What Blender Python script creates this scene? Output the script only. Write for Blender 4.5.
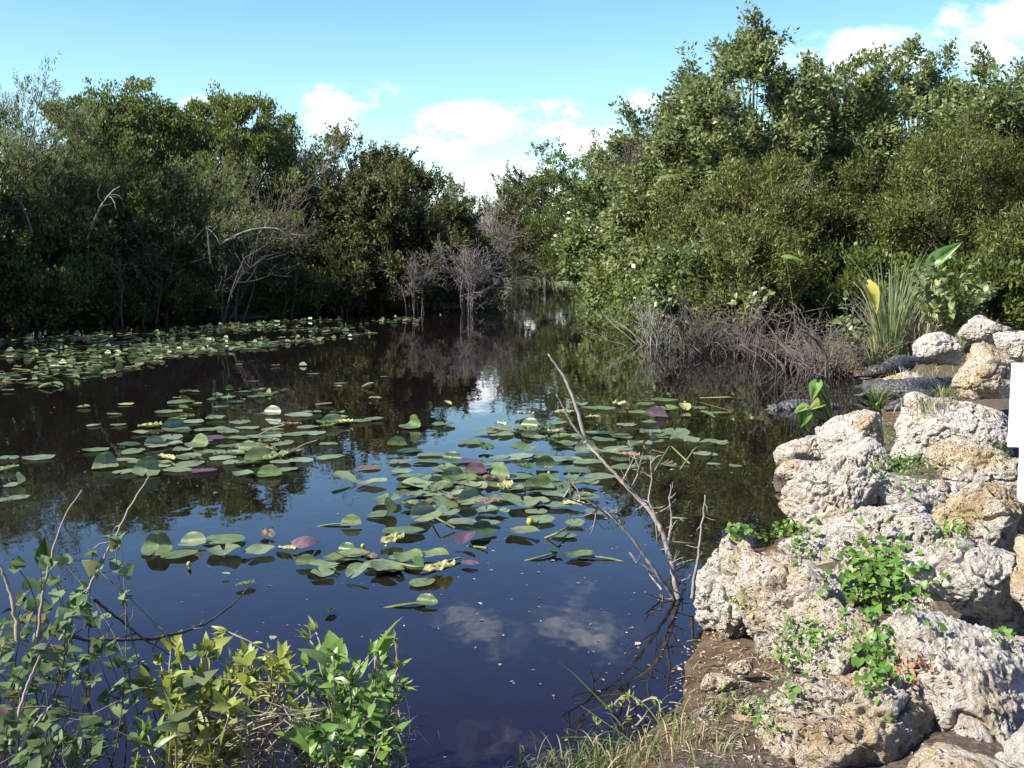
import bpy, bmesh, math, random
import numpy as np
from mathutils import Vector, Matrix
from mathutils.bvhtree import BVHTree

for o in list(bpy.data.objects):
    bpy.data.objects.remove(o, do_unlink=True)
scene = bpy.context.scene
COL = scene.collection
R = math.radians

# ------------------------------------------------------------------ camera
F = 1098.0; CAM_H = 2.2; HORIZON = 258.0
PITCH = math.atan((384 - HORIZON) / F)
cam = bpy.data.cameras.new('camera'); cam.sensor_width = 36; cam.lens = 36 * F / 1024
cam.clip_start = 0.05; cam.clip_end = 3000
co = bpy.data.objects.new('camera', cam); COL.objects.link(co)
co.location = (0, 0, CAM_H); co.rotation_euler = (math.pi / 2 - PITCH, 0, 0)
scene.camera = co

# ------------------------------------------------------------------ sun, sky, exposure
SUN_DIR = Vector((-0.71, -0.30, 0.64)).normalized()      # towards the sun
SUN_EL = math.asin(SUN_DIR.z)
sun = bpy.data.lights.new('sun', 'SUN'); sun.energy = 5.0; sun.angle = R(0.5); sun.color = (1.0, 0.94, 0.84)
so = bpy.data.objects.new('sun', sun); COL.objects.link(so)
so.rotation_euler = SUN_DIR.to_track_quat('Z', 'Y').to_euler(); so.location = (-30, -10, 40)
scene.view_settings.view_transform = 'Standard'; scene.view_settings.look = 'None'
scene.view_settings.gamma = 1; scene.view_settings.exposure = 1.22
scene.render.engine = 'CYCLES'
cy = scene.cycles
cy.use_denoising = True; cy.max_bounces = 6; cy.diffuse_bounces = 3; cy.glossy_bounces = 3
cy.transmission_bounces = 3; cy.transparent_max_bounces = 6; cy.caustics_reflective = False; cy.caustics_refractive = False
cy.use_adaptive_sampling = True; cy.adaptive_threshold = 0.015

def ray(px, py):
    x = (px - 512) / F; y = -(py - 384) / F
    c, s = math.cos(PITCH), math.sin(PITCH)
    return Vector((x, c + y * s, -s + y * c))
def P(px, py, z=0.0):
    d = ray(px, py); t = (z - CAM_H) / d.z
    return Vector((d.x * t, d.y * t, z))
def D(px, py, dep):
    d = ray(px, py); t = dep / d.y
    return Vector((d.x * t, dep, CAM_H + d.z * t))

world = bpy.data.worlds.new('World'); scene.world = world; world.use_nodes = True
nt = world.node_tree; N = nt.nodes; L = nt.links
for n in list(N): N.remove(n)
def nd(tree, typ, **kw):
    n = tree.nodes.new(typ)
    for k, v in kw.items():
        if k.startswith('i_'): n.inputs[int(k[2:])].default_value = v
        else: setattr(n, k, v)
    return n
def mth(tree, op, a, b=None, c=None, clamp=False):
    n = tree.nodes.new('ShaderNodeMath'); n.operation = op; n.use_clamp = clamp
    for i, v in enumerate((a, b, c)):
        if v is None: continue
        if isinstance(v, (int, float)): n.inputs[i].default_value = v
        else: tree.links.new(v, n.inputs[i])
    return n.outputs[0]
sky = nd(nt, 'ShaderNodeTexSky', sky_type='NISHITA'); sky.sun_disc = False
sky.sun_elevation = SUN_EL; sky.sun_rotation = math.atan2(SUN_DIR.x, SUN_DIR.y)
sky.air_density = 1.0; sky.dust_density = 0.4; sky.ozone_density = 1.6; sky.altitude = 0
tc = nd(nt, 'ShaderNodeTexCoord'); sx = nd(nt, 'ShaderNodeSeparateXYZ'); L.new(tc.outputs['Generated'], sx.inputs[0])
yy = mth(nt, 'MAXIMUM', sx.outputs[1], 0.03)
uu = mth(nt, 'DIVIDE', sx.outputs[0], yy); vv = mth(nt, 'DIVIDE', sx.outputs[2], yy)
nz = nd(nt, 'ShaderNodeTexNoise'); nz.inputs['Scale'].default_value = 14; nz.inputs['Detail'].default_value = 7; nz.inputs['Roughness'].default_value = 0.6
nz2 = nd(nt, 'ShaderNodeTexNoise'); nz2.inputs['Scale'].default_value = 40; nz2.inputs['Detail'].default_value = 4
mp = nd(nt, 'ShaderNodeMapping'); mp.inputs['Scale'].default_value = (1, 1, 1.8); L.new(tc.outputs['Generated'], mp.inputs[0])
L.new(mp.outputs[0], nz.inputs['Vector']); L.new(mp.outputs[0], nz2.inputs['Vector'])
tot = None
CLOUDS = [  # px, py, rx, ry, weight
    (1010, 22, 95, 60, 1.2), (875, 56, 95, 32, 1.0), (800, 62, 70, 26, .85), (1075, -50, 120, 100, 1.2),
    (490, 124, 95, 27, .75), (545, 118, 55, 25, .85), (425, 142, 70, 28, .75), (505, 182, 66, 24, .95), (348, 94, 62, 22, .8), (335, 126, 50, 28, .7), (592, 140, 46, 24, .75),
    (200, 106, 34, 16, .8), (640, 105, 34, 20, .5),
    (450, -150, 90, 40, .55), (595, -140, 70, 60, .55), (560, -330, 160, 80, .5), (150, -420, 200, 90, .5)]
for (px, py, rx, ry, w) in CLOUDS:
    d = ray(px, py); u0, v0 = d.x / d.y, d.z / d.y
    a = mth(nt, 'MULTIPLY', mth(nt, 'SUBTRACT', uu, u0), F / rx); b = mth(nt, 'MULTIPLY', mth(nt, 'SUBTRACT', vv, v0), F / ry)
    q = mth(nt, 'ADD', mth(nt, 'MULTIPLY', a, a), mth(nt, 'MULTIPLY', b, b))
    e = mth(nt, 'MULTIPLY', mth(nt, 'SUBTRACT', 1.0, q, clamp=True), w)
    tot = e if tot is None else mth(nt, 'MAXIMUM', tot, e)
front = mth(nt, 'GREATER_THAN', sx.outputs[1], 0.05)
tot = mth(nt, 'MULTIPLY', tot, front)
dens = mth(nt, 'ADD', tot, mth(nt, 'MULTIPLY', mth(nt, 'SUBTRACT', nz.outputs[0], 0.5), 4.2))
dens = mth(nt, 'ADD', dens, mth(nt, 'MULTIPLY', mth(nt, 'SUBTRACT', nz2.outputs[0], 0.5), 1.3))
mr = nd(nt, 'ShaderNodeMapRange', interpolation_type='SMOOTHSTEP'); L.new(dens, mr.inputs[0])
mr.inputs[1].default_value = 0.12; mr.inputs[2].default_value = 1.55
mask = mth(nt, 'MULTIPLY', mr.outputs[0], mth(nt, 'MULTIPLY', tot, 1.7, clamp=True))
mx = nd(nt, 'ShaderNodeMix', data_type='RGBA'); L.new(mask, mx.inputs[0])
hs = nd(nt, 'ShaderNodeHueSaturation'); hs.inputs['Saturation'].default_value = 1.28; hs.inputs['Value'].default_value = 1.05; L.new(sky.outputs[0], hs.inputs['Color'])
hm = nd(nt, 'ShaderNodeMapRange'); L.new(sx.outputs[2], hm.inputs[0]); hm.inputs[1].default_value = .12; hm.inputs[2].default_value = .42; hm.inputs[3].default_value = .491; hm.inputs[4].default_value = .528; L.new(hm.outputs[0], hs.inputs['Hue'])
L.new(hs.outputs[0], mx.inputs[6]); mx.inputs[7].default_value = (9.5, 9.6, 9.9, 1)
bg = nd(nt, 'ShaderNodeBackground'); bg.inputs[1].default_value = 0.10; L.new(mx.outputs[2], bg.inputs[0])
wo = nd(nt, 'ShaderNodeOutputWorld'); L.new(bg.outputs[0], wo.inputs[0])

# ------------------------------------------------------------------ helpers
def mk(name, V, faces, mat=None, parent=None, tint=None, smooth=False, loc=None):
    """faces: an (n,k) int array or a list of such arrays"""
    if not isinstance(faces, (list, tuple)): faces = [faces]
    if len(faces) and np.ndim(faces[0]) == 1: faces = [faces]
    faces = [np.asarray(f, np.int32) for f in faces if len(f)]
    me = bpy.data.meshes.new(name); V = np.asarray(V, np.float32)
    me.vertices.add(len(V)); me.vertices.foreach_set('co', V.ravel())
    idx = np.concatenate([f.ravel() for f in faces]); sizes = np.concatenate([np.full(len(f), f.shape[1], np.int32) for f in faces])
    start = np.concatenate([[0], np.cumsum(sizes)[:-1]]).astype(np.int32)
    me.loops.add(len(idx)); me.loops.foreach_set('vertex_index', idx)
    me.polygons.add(len(sizes)); me.polygons.foreach_set('loop_start', start); me.polygons.foreach_set('loop_total', sizes)
    if smooth: me.polygons.foreach_set('use_smooth', np.ones(len(sizes), bool))
    me.update(calc_edges=True)
    if tint is not None:
        at = me.attributes.new('tint', 'FLOAT', 'POINT'); at.data.foreach_set('value', np.asarray(tint, np.float32))
    if mat: me.materials.append(mat)
    ob = bpy.data.objects.new(name, me); COL.objects.link(ob)
    if parent: ob.parent = parent
    if loc is not None: ob.location = loc
    return ob
def tag(o, label=None, cat=None, group=None, kind=None):
    if label: o['label'] = label
    if cat: o['category'] = cat
    if group: o['group'] = group
    if kind: o['kind'] = kind
    return o
def empty(name, loc, label, cat, group=None):
    o = bpy.data.objects.new(name, None); COL.objects.link(o); o.location = loc; o.empty_display_size = .1
    return tag(o, label, cat, group)
def nrm(v): return v / np.maximum(np.linalg.norm(v, axis=-1, keepdims=True), 1e-9)

def _hash(ix, iy, iz, seed):
    h = (ix.astype(np.uint32) * np.uint32(374761393) + iy.astype(np.uint32) * np.uint32(668265263) + iz.astype(np.uint32) * np.uint32(2246822519) + np.uint32(seed * 3266489917 & 0xffffffff))
    h ^= h >> np.uint32(13); h *= np.uint32(1274126177); h ^= h >> np.uint32(16)
    return (h & np.uint32(0xffffff)).astype(np.float64) / 0xffffff
def vnoise(p, seed=0):
    i = np.floor(p).astype(np.int64); f = p - i; u = f * f * (3 - 2 * f); r = 0
    for dx in (0, 1):
        for dy in (0, 1):
            for dz in (0, 1):
                w = (u[:, 0] if dx else 1 - u[:, 0]) * (u[:, 1] if dy else 1 - u[:, 1]) * (u[:, 2] if dz else 1 - u[:, 2])
                r = r + w * _hash(i[:, 0] + dx, i[:, 1] + dy, i[:, 2] + dz, seed)
    return r * 2 - 1
def fbm(p, oct=4, seed=0, gain=.5):
    r = 0; a = 1
    for k in range(oct): r = r + a * vnoise(p * 2 ** k, seed + k); a *= gain
    return r
def worley(p, seed=0):
    i = np.floor(p).astype(np.int64); best = np.full(len(p), 9.0)
    for dx in (-1, 0, 1):
        for dy in (-1, 0, 1):
            for dz in (-1, 0, 1):
                c = i + np.array([dx, dy, dz])
                q = c + np.stack([_hash(c[:, 0], c[:, 1], c[:, 2], seed + s) for s in (1, 2, 3)], 1)
                best = np.minimum(best, ((p - q) ** 2).sum(1))
    return np.sqrt(best)

class Geo:
    """collects tubes, leaves ... for ONE mesh"""
    def __init__(s): s.V = []; s.Q = []; s.T = []; s.t = []; s.n = 0
    def add(s, V, Q=None, T=None, tint=None):
        V = np.asarray(V, float)
        if Q is not None and len(Q): s.Q.append(np.asarray(Q) + s.n)
        if T is not None and len(T): s.T.append(np.asarray(T) + s.n)
        s.V.append(V); s.t.append(np.full(len(V), .5) if tint is None else np.broadcast_to(tint, (len(V),)).astype(float)); s.n += len(V)
    def tube(s, pts, rad, sides=5, tint=.5):
        pts = np.asarray(pts, float); n = len(pts); rad = np.broadcast_to(rad, (n,))
        tan = np.gradient(pts, axis=0); tan = nrm(tan)
        ref = np.array([0, 0, 1.]) if abs(tan[0][2]) < .8 else np.array([1., 0, 0])
        a = nrm(np.cross(tan, ref)); b = np.cross(tan, a)
        th = np.arange(sides) / sides * 2 * np.pi
        V = pts[:, None] + rad[:, None, None] * (np.cos(th)[None, :, None] * a[:, None] + np.sin(th)[None, :, None] * b[:, None])
        i = np.arange(n - 1)[:, None] * sides; j = np.arange(sides)[None]; k = (j + 1) % sides
        Q = np.stack([i + j, i + k, i + sides + k, i + sides + j], -1).reshape(-1, 4)
        V = V.reshape(-1, 3)
        V = np.vstack([V, pts[-1:]]); T = [[(n - 1) * sides + j2, (n - 1) * sides + (j2 + 1) % sides, n * sides] for j2 in range(sides)]
        s.add(V, Q, T, tint)
    def quads(s, pos, d, nn, ln, wd, tint):
        """flat four-corner leaves (far trees)"""
        d = nrm(d); sd = nrm(np.cross(d, nn)); up = np.cross(sd, d)
        ln = np.broadcast_to(ln, (len(pos),))[:, None]; wd = np.broadcast_to(wd, (len(pos),))[:, None]
        m = pos + d * ln * .45
        V = np.stack([pos, m + sd * wd * .5 + up * wd * .12, pos + d * ln - up * ln * .1, m - sd * wd * .5 + up * wd * .12], 1).reshape(-1, 3)
        s.add(V, np.arange(len(V)).reshape(-1, 4), None, np.repeat(tint, 4))
    def leaves(s, pos, d, nn, ln, wd, tint, droop=.25, heart=False):
        """near leaves: eight points, folded along the midrib and bent"""
        d = nrm(d); sd = nrm(np.cross(d, nn)); up = np.cross(sd, d)
        n = len(pos); ln = np.broadcast_to(ln, (n,)); wd = np.broadcast_to(wd, (n,))
        rows = ((0, 0), (.14, .62), (.36, 1.0), (.62, .84), (.84, .42), (1, 0)) if not heart else ((.16, 0), (-.02, .62), (.16, 1.0), (.45, .86), (.76, .42), (1, 0))
        out = []
        for k, (t, w) in enumerate(rows):
            c = pos + d * (ln * t)[:, None] - up * (ln * droop * t * t)[:, None]
            if w == 0: out.append(c)
            else:
                e = sd * (wd * .5 * w)[:, None]; f = up * (wd * .12 * w)[:, None]
                mid = c if not (heart and k == 1) else pos + d * (ln * .17)[:, None]
                out += [c + e + f, mid, c - e + f]
        V = np.stack(out, 1).reshape(-1, 3); b = np.arange(n)[:, None] * 14; T = []; Q = []
        T += [b + np.array([0, 2, 1]), b + np.array([0, 3, 2]), b + np.array([10, 11, 13]), b + np.array([11, 12, 13])]
        for r_ in (1, 4, 7): Q += [b + np.array([r_, r_ + 1, r_ + 4, r_ + 3]), b + np.array([r_ + 1, r_ + 2, r_ + 5, r_ + 4])]
        s.add(V, np.concatenate(Q), np.concatenate(T), np.repeat(tint, 14))
    def blade(s, pts, w, tint=.5, side=None):
        pts = np.asarray(pts, float); n = len(pts); tan = nrm(np.gradient(pts, axis=0))
        side = nrm(np.cross(tan, np.array([0.3, 1, .2]))) if side is None else np.broadcast_to(side, pts.shape)
        w = np.broadcast_to(w, (n,))[:, None]
        V = np.stack([pts - side * w / 2, pts + side * w / 2], 1).reshape(-1, 3); i = np.arange(n - 1) * 2
        s.add(V, np.stack([i, i + 1, i + 3, i + 2], 1), None, tint)
    def build(s, name, mat, parent=None, smooth=False, origin=None):
        V = np.vstack(s.V)
        if origin is not None: V = V - np.asarray(origin)
        return mk(name, V, ([np.vstack(s.Q)] if s.Q else []) + ([np.vstack(s.T)] if s.T else []), mat, parent, np.concatenate(s.t), smooth)

# ------------------------------------------------------------------ materials
def newmat(name):
    m = bpy.data.materials.new(name); m.use_nodes = True; t = m.node_tree
    for n in list(t.nodes): t.nodes.remove(n)
    return m, t
def ramp(t, fac, stops, interp='LINEAR'):
    r = t.nodes.new('ShaderNodeValToRGB'); r.color_ramp.interpolation = interp
    el = r.color_ramp.elements
    while len(el) < len(stops): el.new(.5)
    for e, (p, c) in zip(el, stops): e.position = p; e.color = (*c, 1)
    t.links.new(fac, r.inputs[0]); return r.outputs[0]
def leafmat(name, stops, rough=.45, trans=.3, spec=.4):
    m, t = newmat(name)
    at = nd(t, 'ShaderNodeAttribute', attribute_name='tint')
    oi = nd(t, 'ShaderNodeObjectInfo')
    fac = mth(t, 'ADD', at.outputs['Fac'], mth(t, 'MULTIPLY', mth(t, 'SUBTRACT', oi.outputs['Random'], .5), .12), clamp=True)
    c = ramp(t, fac, stops)
    p = nd(t, 'ShaderNodeBsdfPrincipled'); t.links.new(c, p.inputs['Base Color']); p.inputs['Roughness'].default_value = rough
    p.inputs['Specular IOR Level'].default_value = spec
    tr = nd(t, 'ShaderNodeBsdfTranslucent')
    h = nd(t, 'ShaderNodeHueSaturation'); h.inputs['Value'].default_value = 1.5; h.inputs['Hue'].default_value = .485; t.links.new(c, h.inputs['Color']); t.links.new(h.outputs[0], tr.inputs[0])
    mxs = nd(t, 'ShaderNodeMixShader'); mxs.inputs[0].default_value = trans
    t.links.new(p.outputs[0], mxs.inputs[1]); t.links.new(tr.outputs[0], mxs.inputs[2])
    o = nd(t, 'ShaderNodeOutputMaterial'); t.links.new(mxs.outputs[0], o.inputs[0]); return m
def plain(name, col, rough=.7, col2=None, scale=6, bump=0, spec=.3, coords='Object'):
    m, t = newmat(name); p = nd(t, 'ShaderNodeBsdfPrincipled'); p.inputs['Roughness'].default_value = rough; p.inputs['Specular IOR Level'].default_value = spec
    tcn = nd(t, 'ShaderNodeTexCoord'); nn = nd(t, 'ShaderNodeTexNoise'); nn.inputs['Scale'].default_value = scale; nn.inputs['Detail'].default_value = 6
    t.links.new(tcn.outputs[coords], nn.inputs['Vector'])
    t.links.new(ramp(t, nn.outputs[0], [(.3, col), (.7, col2 or tuple(x * .6 for x in col))]), p.inputs['Base Color'])
    if bump:
        b = nd(t, 'ShaderNodeBump'); b.inputs['Strength'].default_value = bump; b.inputs['Distance'].default_value = .02
        t.links.new(nn.outputs[0], b.inputs['Height']); t.links.new(b.outputs[0], p.inputs['Normal'])
    o = nd(t, 'ShaderNodeOutputMaterial'); t.links.new(p.outputs[0], o.inputs[0]); return m

DEADLEAF = (.16, .10, .05)
M_broad = leafmat('broad_leaf', [(0, (.075, .108, .036)), (.45, (.155, .202, .070)), (.9, (.24, .28, .112)), (.965, (.19, .19, .08)), (1, DEADLEAF)], .48, .3, .3)
M_ever = leafmat('evergreen_leaf', [(0, (.048, .074, .017)), (.5, (.108, .148, .036)), (.95, (.19, .23, .062)), (1, (.18, .17, .06))], .5, .34, .3)
M_bright = leafmat('bright_leaf', [(0, (.06, .088, .02)), (.5, (.125, .162, .04)), (.95, (.19, .225, .065)), (1, (.22, .21, .07))], .5, .34, .3)
M_willow = leafmat('willow_leaf', [(0, (.048, .062, .015)), (.5, (.112, .135, .032)), (.95, (.19, .21, .052)), (1, (.13, .09, .04))], .5, .28, .3)
M_feather = leafmat('feathery_leaf', [(0, (.07, .095, .035)), (.5, (.14, .175, .07)), (1, (.22, .25, .11))], .55, .36, .2)
M_vine = leafmat('vine_leaf', [(0, (.075, .115, .035)), (.5, (.145, .195, .066)), (.9, (.23, .28, .10)), (1, (.28, .27, .12))], .4, .3, .45)
M_olive = leafmat('olive_leaf', [(0, (.048, .054, .018)), (.5, (.092, .106, .036)), (1, (.145, .152, .056))], .55, .3, .2)
M_farpale = leafmat('far_pale_leaf', [(0, (.12, .14, .09)), (.5, (.20, .22, .14)), (1, (.28, .29, .2))], .5, .3, .3)
M_grey = leafmat('grey_green_leaf', [(0, (.05, .055, .04)), (.5, (.09, .095, .07)), (1, (.13, .13, .1))], .5, .25, .3)
M_shrub = leafmat('shrub_leaf', [(0, (.10, .14, .02)), (.5, (.22, .26, .045)), (1, (.36, .38, .10))], .45, .36, .4)
M_shrub2 = leafmat('fresh_leaf', [(0, (.06, .13, .025)), (.5, (.12, .215, .045)), (1, (.2, .3, .075))], .38, .32, .5)
M_heart = leafmat('heart_leaf', [(0, (.045, .08, .025)), (.5, (.095, .15, .06)), (.85, (.16, .23, .12)), (1, (.16, .14, .05))], .65, .34, .2)
M_creeper = leafmat('creeper_leaf', [(0, (.055, .13, .02)), (.5, (.10, .21, .035)), (.95, (.18, .29, .06)), (1, (.3, .27, .08))], .4, .3, .45)
M_grass = leafmat('grass_blade', [(0, (.05, .09, .02)), (.5, (.12, .17, .05)), (.75, (.2, .22, .08)), (1, (.38, .31, .17))], .5, .25, .3)
M_sedge = leafmat('sedge_blade', [(0, (.09, .15, .06)), (.5, (.16, .23, .11)), (.75, (.25, .28, .12)), (1, (.36, .29, .16))], .45, .25, .4)
M_straw = leafmat('straw', [(0, (.14, .105, .07)), (.5, (.27, .22, .155)), (1, (.46, .41, .32))], .7, .1, .2)
M_arum = leafmat('arum_leaf', [(0, (.05, .13, .03)), (.5, (.14, .25, .06)), (.8, (.34, .37, .06)), (1, (.52, .47, .09))], .35, .35, .5)
M_bark = plain('bark', (.12, .105, .085), .85, (.06, .052, .042), 9, .4)
M_bark_pale = plain('pale_bark', (.30, .285, .26), .85, (.17, .16, .145), 12, .3)
M_dead = plain('dead_wood', (.22, .19, .17), .85, (.12, .10, .09), 12, .4)
M_brush = plain('dead_brush_twig', (.165, .142, .12), .9, (.075, .062, .052), 3)
M_pinktwig = plain('pinkish_twig', (.29, .235, .205), .8, (.18, .14, .12), 9, .2)
M_wetwood = plain('wet_wood', (.07, .055, .04), .5, (.04, .03, .022), 10, .4)
M_branch = plain('weathered_branch', (.29, .255, .225), .9, (.15, .128, .108), 14, .5)

def rockmat():
    m, t = newmat('pitted_limestone'); tcn = nd(t, 'ShaderNodeTexCoord'); oi = nd(t, 'ShaderNodeObjectInfo')
    off = nd(t, 'ShaderNodeVectorMath', operation='ADD'); t.links.new(tcn.outputs['Object'], off.inputs[0])
    sc = nd(t, 'ShaderNodeVectorMath', operation='SCALE'); t.links.new(oi.outputs['Location'], sc.inputs[0]); sc.inputs[3].default_value = 3.1
    t.links.new(sc.outputs[0], off.inputs[1]); vec = off.outputs[0]
    def noise(s, d=8, r=.6):
        n = nd(t, 'ShaderNodeTexNoise'); n.inputs['Scale'].default_value = s; n.inputs['Detail'].default_value = d; n.inputs['Roughness'].default_value = r
        t.links.new(vec, n.inputs['Vector']); return n.outputs[0]
    oc = nd(t, 'ShaderNodeAttribute', attribute_name='ochre'); oc.attribute_type = 'OBJECT'
    n1 = noise(14, 10, .7); n2 = noise(3.2, 5); n3 = noise(42, 4, .6); n4 = noise(7, 6, .65)
    base = ramp(t, n1, [(.30, (.17, .15, .125)), (.39, (.42, .38, .315)), (.48, (.57, .525, .45)), (.64, (.70, .655, .58))])
    och = ramp(t, n4, [(.3, (.30, .20, .10)), (.5, (.50, .385, .225)), (.7, (.65, .57, .42))])
    of = mth(t, 'MULTIPLY', mth(t, 'SUBTRACT', mth(t, 'ADD', n2, mth(t, 'MULTIPLY', oc.outputs['Fac'], .33)), .56), 5, clamp=True)
    a = nd(t, 'ShaderNodeMix', data_type='RGBA'); t.links.new(of, a.inputs[0]); t.links.new(base, a.inputs[6]); t.links.new(och, a.inputs[7])
    # lichen blotches and pits
    lf = mth(t, 'MULTIPLY', mth(t, 'SUBTRACT', noise(9, 8, .75), .585), 9, clamp=True)
    b = nd(t, 'ShaderNodeMix', data_type='RGBA'); t.links.new(mth(t, 'MULTIPLY', lf, .62), b.inputs[0]); t.links.new(a.outputs[2], b.inputs[6]); b.inputs[7].default_value = (.115, .11, .10, 1)
    vo = nd(t, 'ShaderNodeTexVoronoi'); vo.inputs['Scale'].default_value = 30; vo.inputs['Randomness'].default_value = 1
    dist = nd(t, 'ShaderNodeVectorMath', operation='ADD'); t.links.new(vec, dist.inputs[0])
    nvec = nd(t, 'ShaderNodeTexNoise'); nvec.inputs['Scale'].default_value = 12; t.links.new(vec, nvec.inputs['Vector'])
    s2 = nd(t, 'ShaderNodeVectorMath', operation='SCALE'); t.links.new(nvec.outputs[1], s2.inputs[0]); s2.inputs[3].default_value = .10; t.links.new(s2.outputs[0], dist.inputs[1])
    t.links.new(dist.outputs[0], vo.inputs['Vector'])
    pit = mth(t, 'SUBTRACT', 1.0, mth(t, 'MULTIPLY', vo.outputs[0], 2.6, clamp=True))
    pm = mth(t, 'MULTIPLY', pit, mth(t, 'MULTIPLY', mth(t, 'SUBTRACT', noise(5, 3), .40), 5, clamp=True))
    # damp algae near the waterline
    geo = nd(t, 'ShaderNodeNewGeometry'); sp = nd(t, 'ShaderNodeSeparateXYZ'); t.links.new(geo.outputs['Position'], sp.inputs[0])
    wet = mth(t, 'SUBTRACT', 1.0, mth(t, 'MULTIPLY', mth(t, 'ADD', sp.outputs[2], mth(t, 'MULTIPLY', mth(t, 'SUBTRACT', n2, .5), .2)), 11, clamp=True))
    pc = nd(t, 'ShaderNodeMix', data_type='RGBA'); t.links.new(mth(t, 'MULTIPLY', pm, .55), pc.inputs[0]); t.links.new(b.outputs[2], pc.inputs[6]); pc.inputs[7].default_value = (.13, .10, .07, 1); b = pc
    c = nd(t, 'ShaderNodeMix', data_type='RGBA'); t.links.new(mth(t, 'MULTIPLY', wet, .8), c.inputs[0]); t.links.new(b.outputs[2], c.inputs[6]); c.inputs[7].default_value = (.10, .075, .035, 1)
    p = nd(t, 'ShaderNodeBsdfPrincipled'); t.links.new(c.outputs[2], p.inputs['Base Color']); p.inputs['Roughness'].default_value = .92; p.inputs['Specular IOR Level'].default_value = .15
    h = mth(t, 'ADD', mth(t, 'MULTIPLY', n1, 1.0), mth(t, 'MULTIPLY', n3, .45)); h = mth(t, 'SUBTRACT', h, mth(t, 'MULTIPLY', pm, .75))
    bp = nd(t, 'ShaderNodeBump'); bp.inputs['Strength'].default_value = 1.0; bp.inputs['Distance'].default_value = .10; t.links.new(h, bp.inputs['Height']); t.links.new(bp.outputs[0], p.inputs['Normal'])
    o = nd(t, 'ShaderNodeOutputMaterial'); t.links.new(p.outputs[0], o.inputs[0]); return m
M_rock = rockmat()

def groundmat():
    m, t = newmat('bank_soil'); geo = nd(t, 'ShaderNodeNewGeometry'); sp = nd(t, 'ShaderNodeSeparateXYZ'); t.links.new(geo.outputs['Position'], sp.inputs[0])
    def noise(s, d=8, r=.6):
        n = nd(t, 'ShaderNodeTexNoise'); n.inputs['Scale'].default_value = s; n.inputs['Detail'].default_value = d; n.inputs['Roughness'].default_value = r
        t.links.new(geo.outputs['Position'], n.inputs['Vector']); return n.outputs[0]
    n1 = noise(1.6); n2 = noise(28, 6, .75); n3 = noise(6)
    dry = ramp(t, n2, [(.3, (.055, .04, .03)), (.5, (.125, .095, .072)), (.62, (.22, .18, .14)), (.74, (.42, .37, .31))])
    litter = ramp(t, n3, [(.35, (.07, .055, .03)), (.6, (.13, .11, .06)), (.75, (.08, .10, .035))])
    near = nd(t, 'ShaderNodeMapRange'); t.links.new(sp.outputs[1], near.inputs[0]); near.inputs[1].default_value = 10; near.inputs[2].default_value = 24
    g = nd(t, 'ShaderNodeMix', data_type='RGBA'); t.links.new(near.outputs[0], g.inputs[0]); t.links.new(dry, g.inputs[6]); t.links.new(litter, g.inputs[7])
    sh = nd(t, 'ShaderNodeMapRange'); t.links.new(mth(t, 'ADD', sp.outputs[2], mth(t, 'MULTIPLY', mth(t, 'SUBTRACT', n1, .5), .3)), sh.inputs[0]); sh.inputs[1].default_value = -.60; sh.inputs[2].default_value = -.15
    mudn = ramp(t, n3, [(.3, (.07, .045, .026)), (.5, (.15, .10, .06)), (.66, (.24, .165, .10)), (.75, (.34, .27, .19))]); mm = nd(t, 'ShaderNodeMix', data_type='RGBA'); t.links.new(sh.outputs[0], mm.inputs[0]); mm.inputs[6].default_value = (.03, .022, .014, 1); t.links.new(mudn, mm.inputs[7]); mud = mm.outputs[2]  # bed colour darkens with depth, painted in place of light absorbed by the water
    wet = mth(t, 'MULTIPLY', mth(t, 'ADD', mth(t, 'SUBTRACT', sp.outputs[2], .035), mth(t, 'MULTIPLY', mth(t, 'SUBTRACT', n1, .5), .06)), 22, clamp=True)
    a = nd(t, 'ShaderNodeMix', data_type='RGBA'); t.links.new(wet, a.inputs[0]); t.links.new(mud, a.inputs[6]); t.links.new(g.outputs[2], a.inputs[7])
    p = nd(t, 'ShaderNodeBsdfPrincipled'); t.links.new(a.outputs[2], p.inputs['Base Color']); p.inputs['Roughness'].default_value = .9; p.inputs['Specular IOR Level'].default_value = .2
    bp = nd(t, 'ShaderNodeBump'); bp.inputs['Strength'].default_value = 1; bp.inputs['Distance'].default_value = .05; t.links.new(n2, bp.inputs['Height']); t.links.new(bp.outputs[0], p.inputs['Normal'])
    o = nd(t, 'ShaderNodeOutputMaterial'); t.links.new(p.outputs[0], o.inputs[0]); return m
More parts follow.
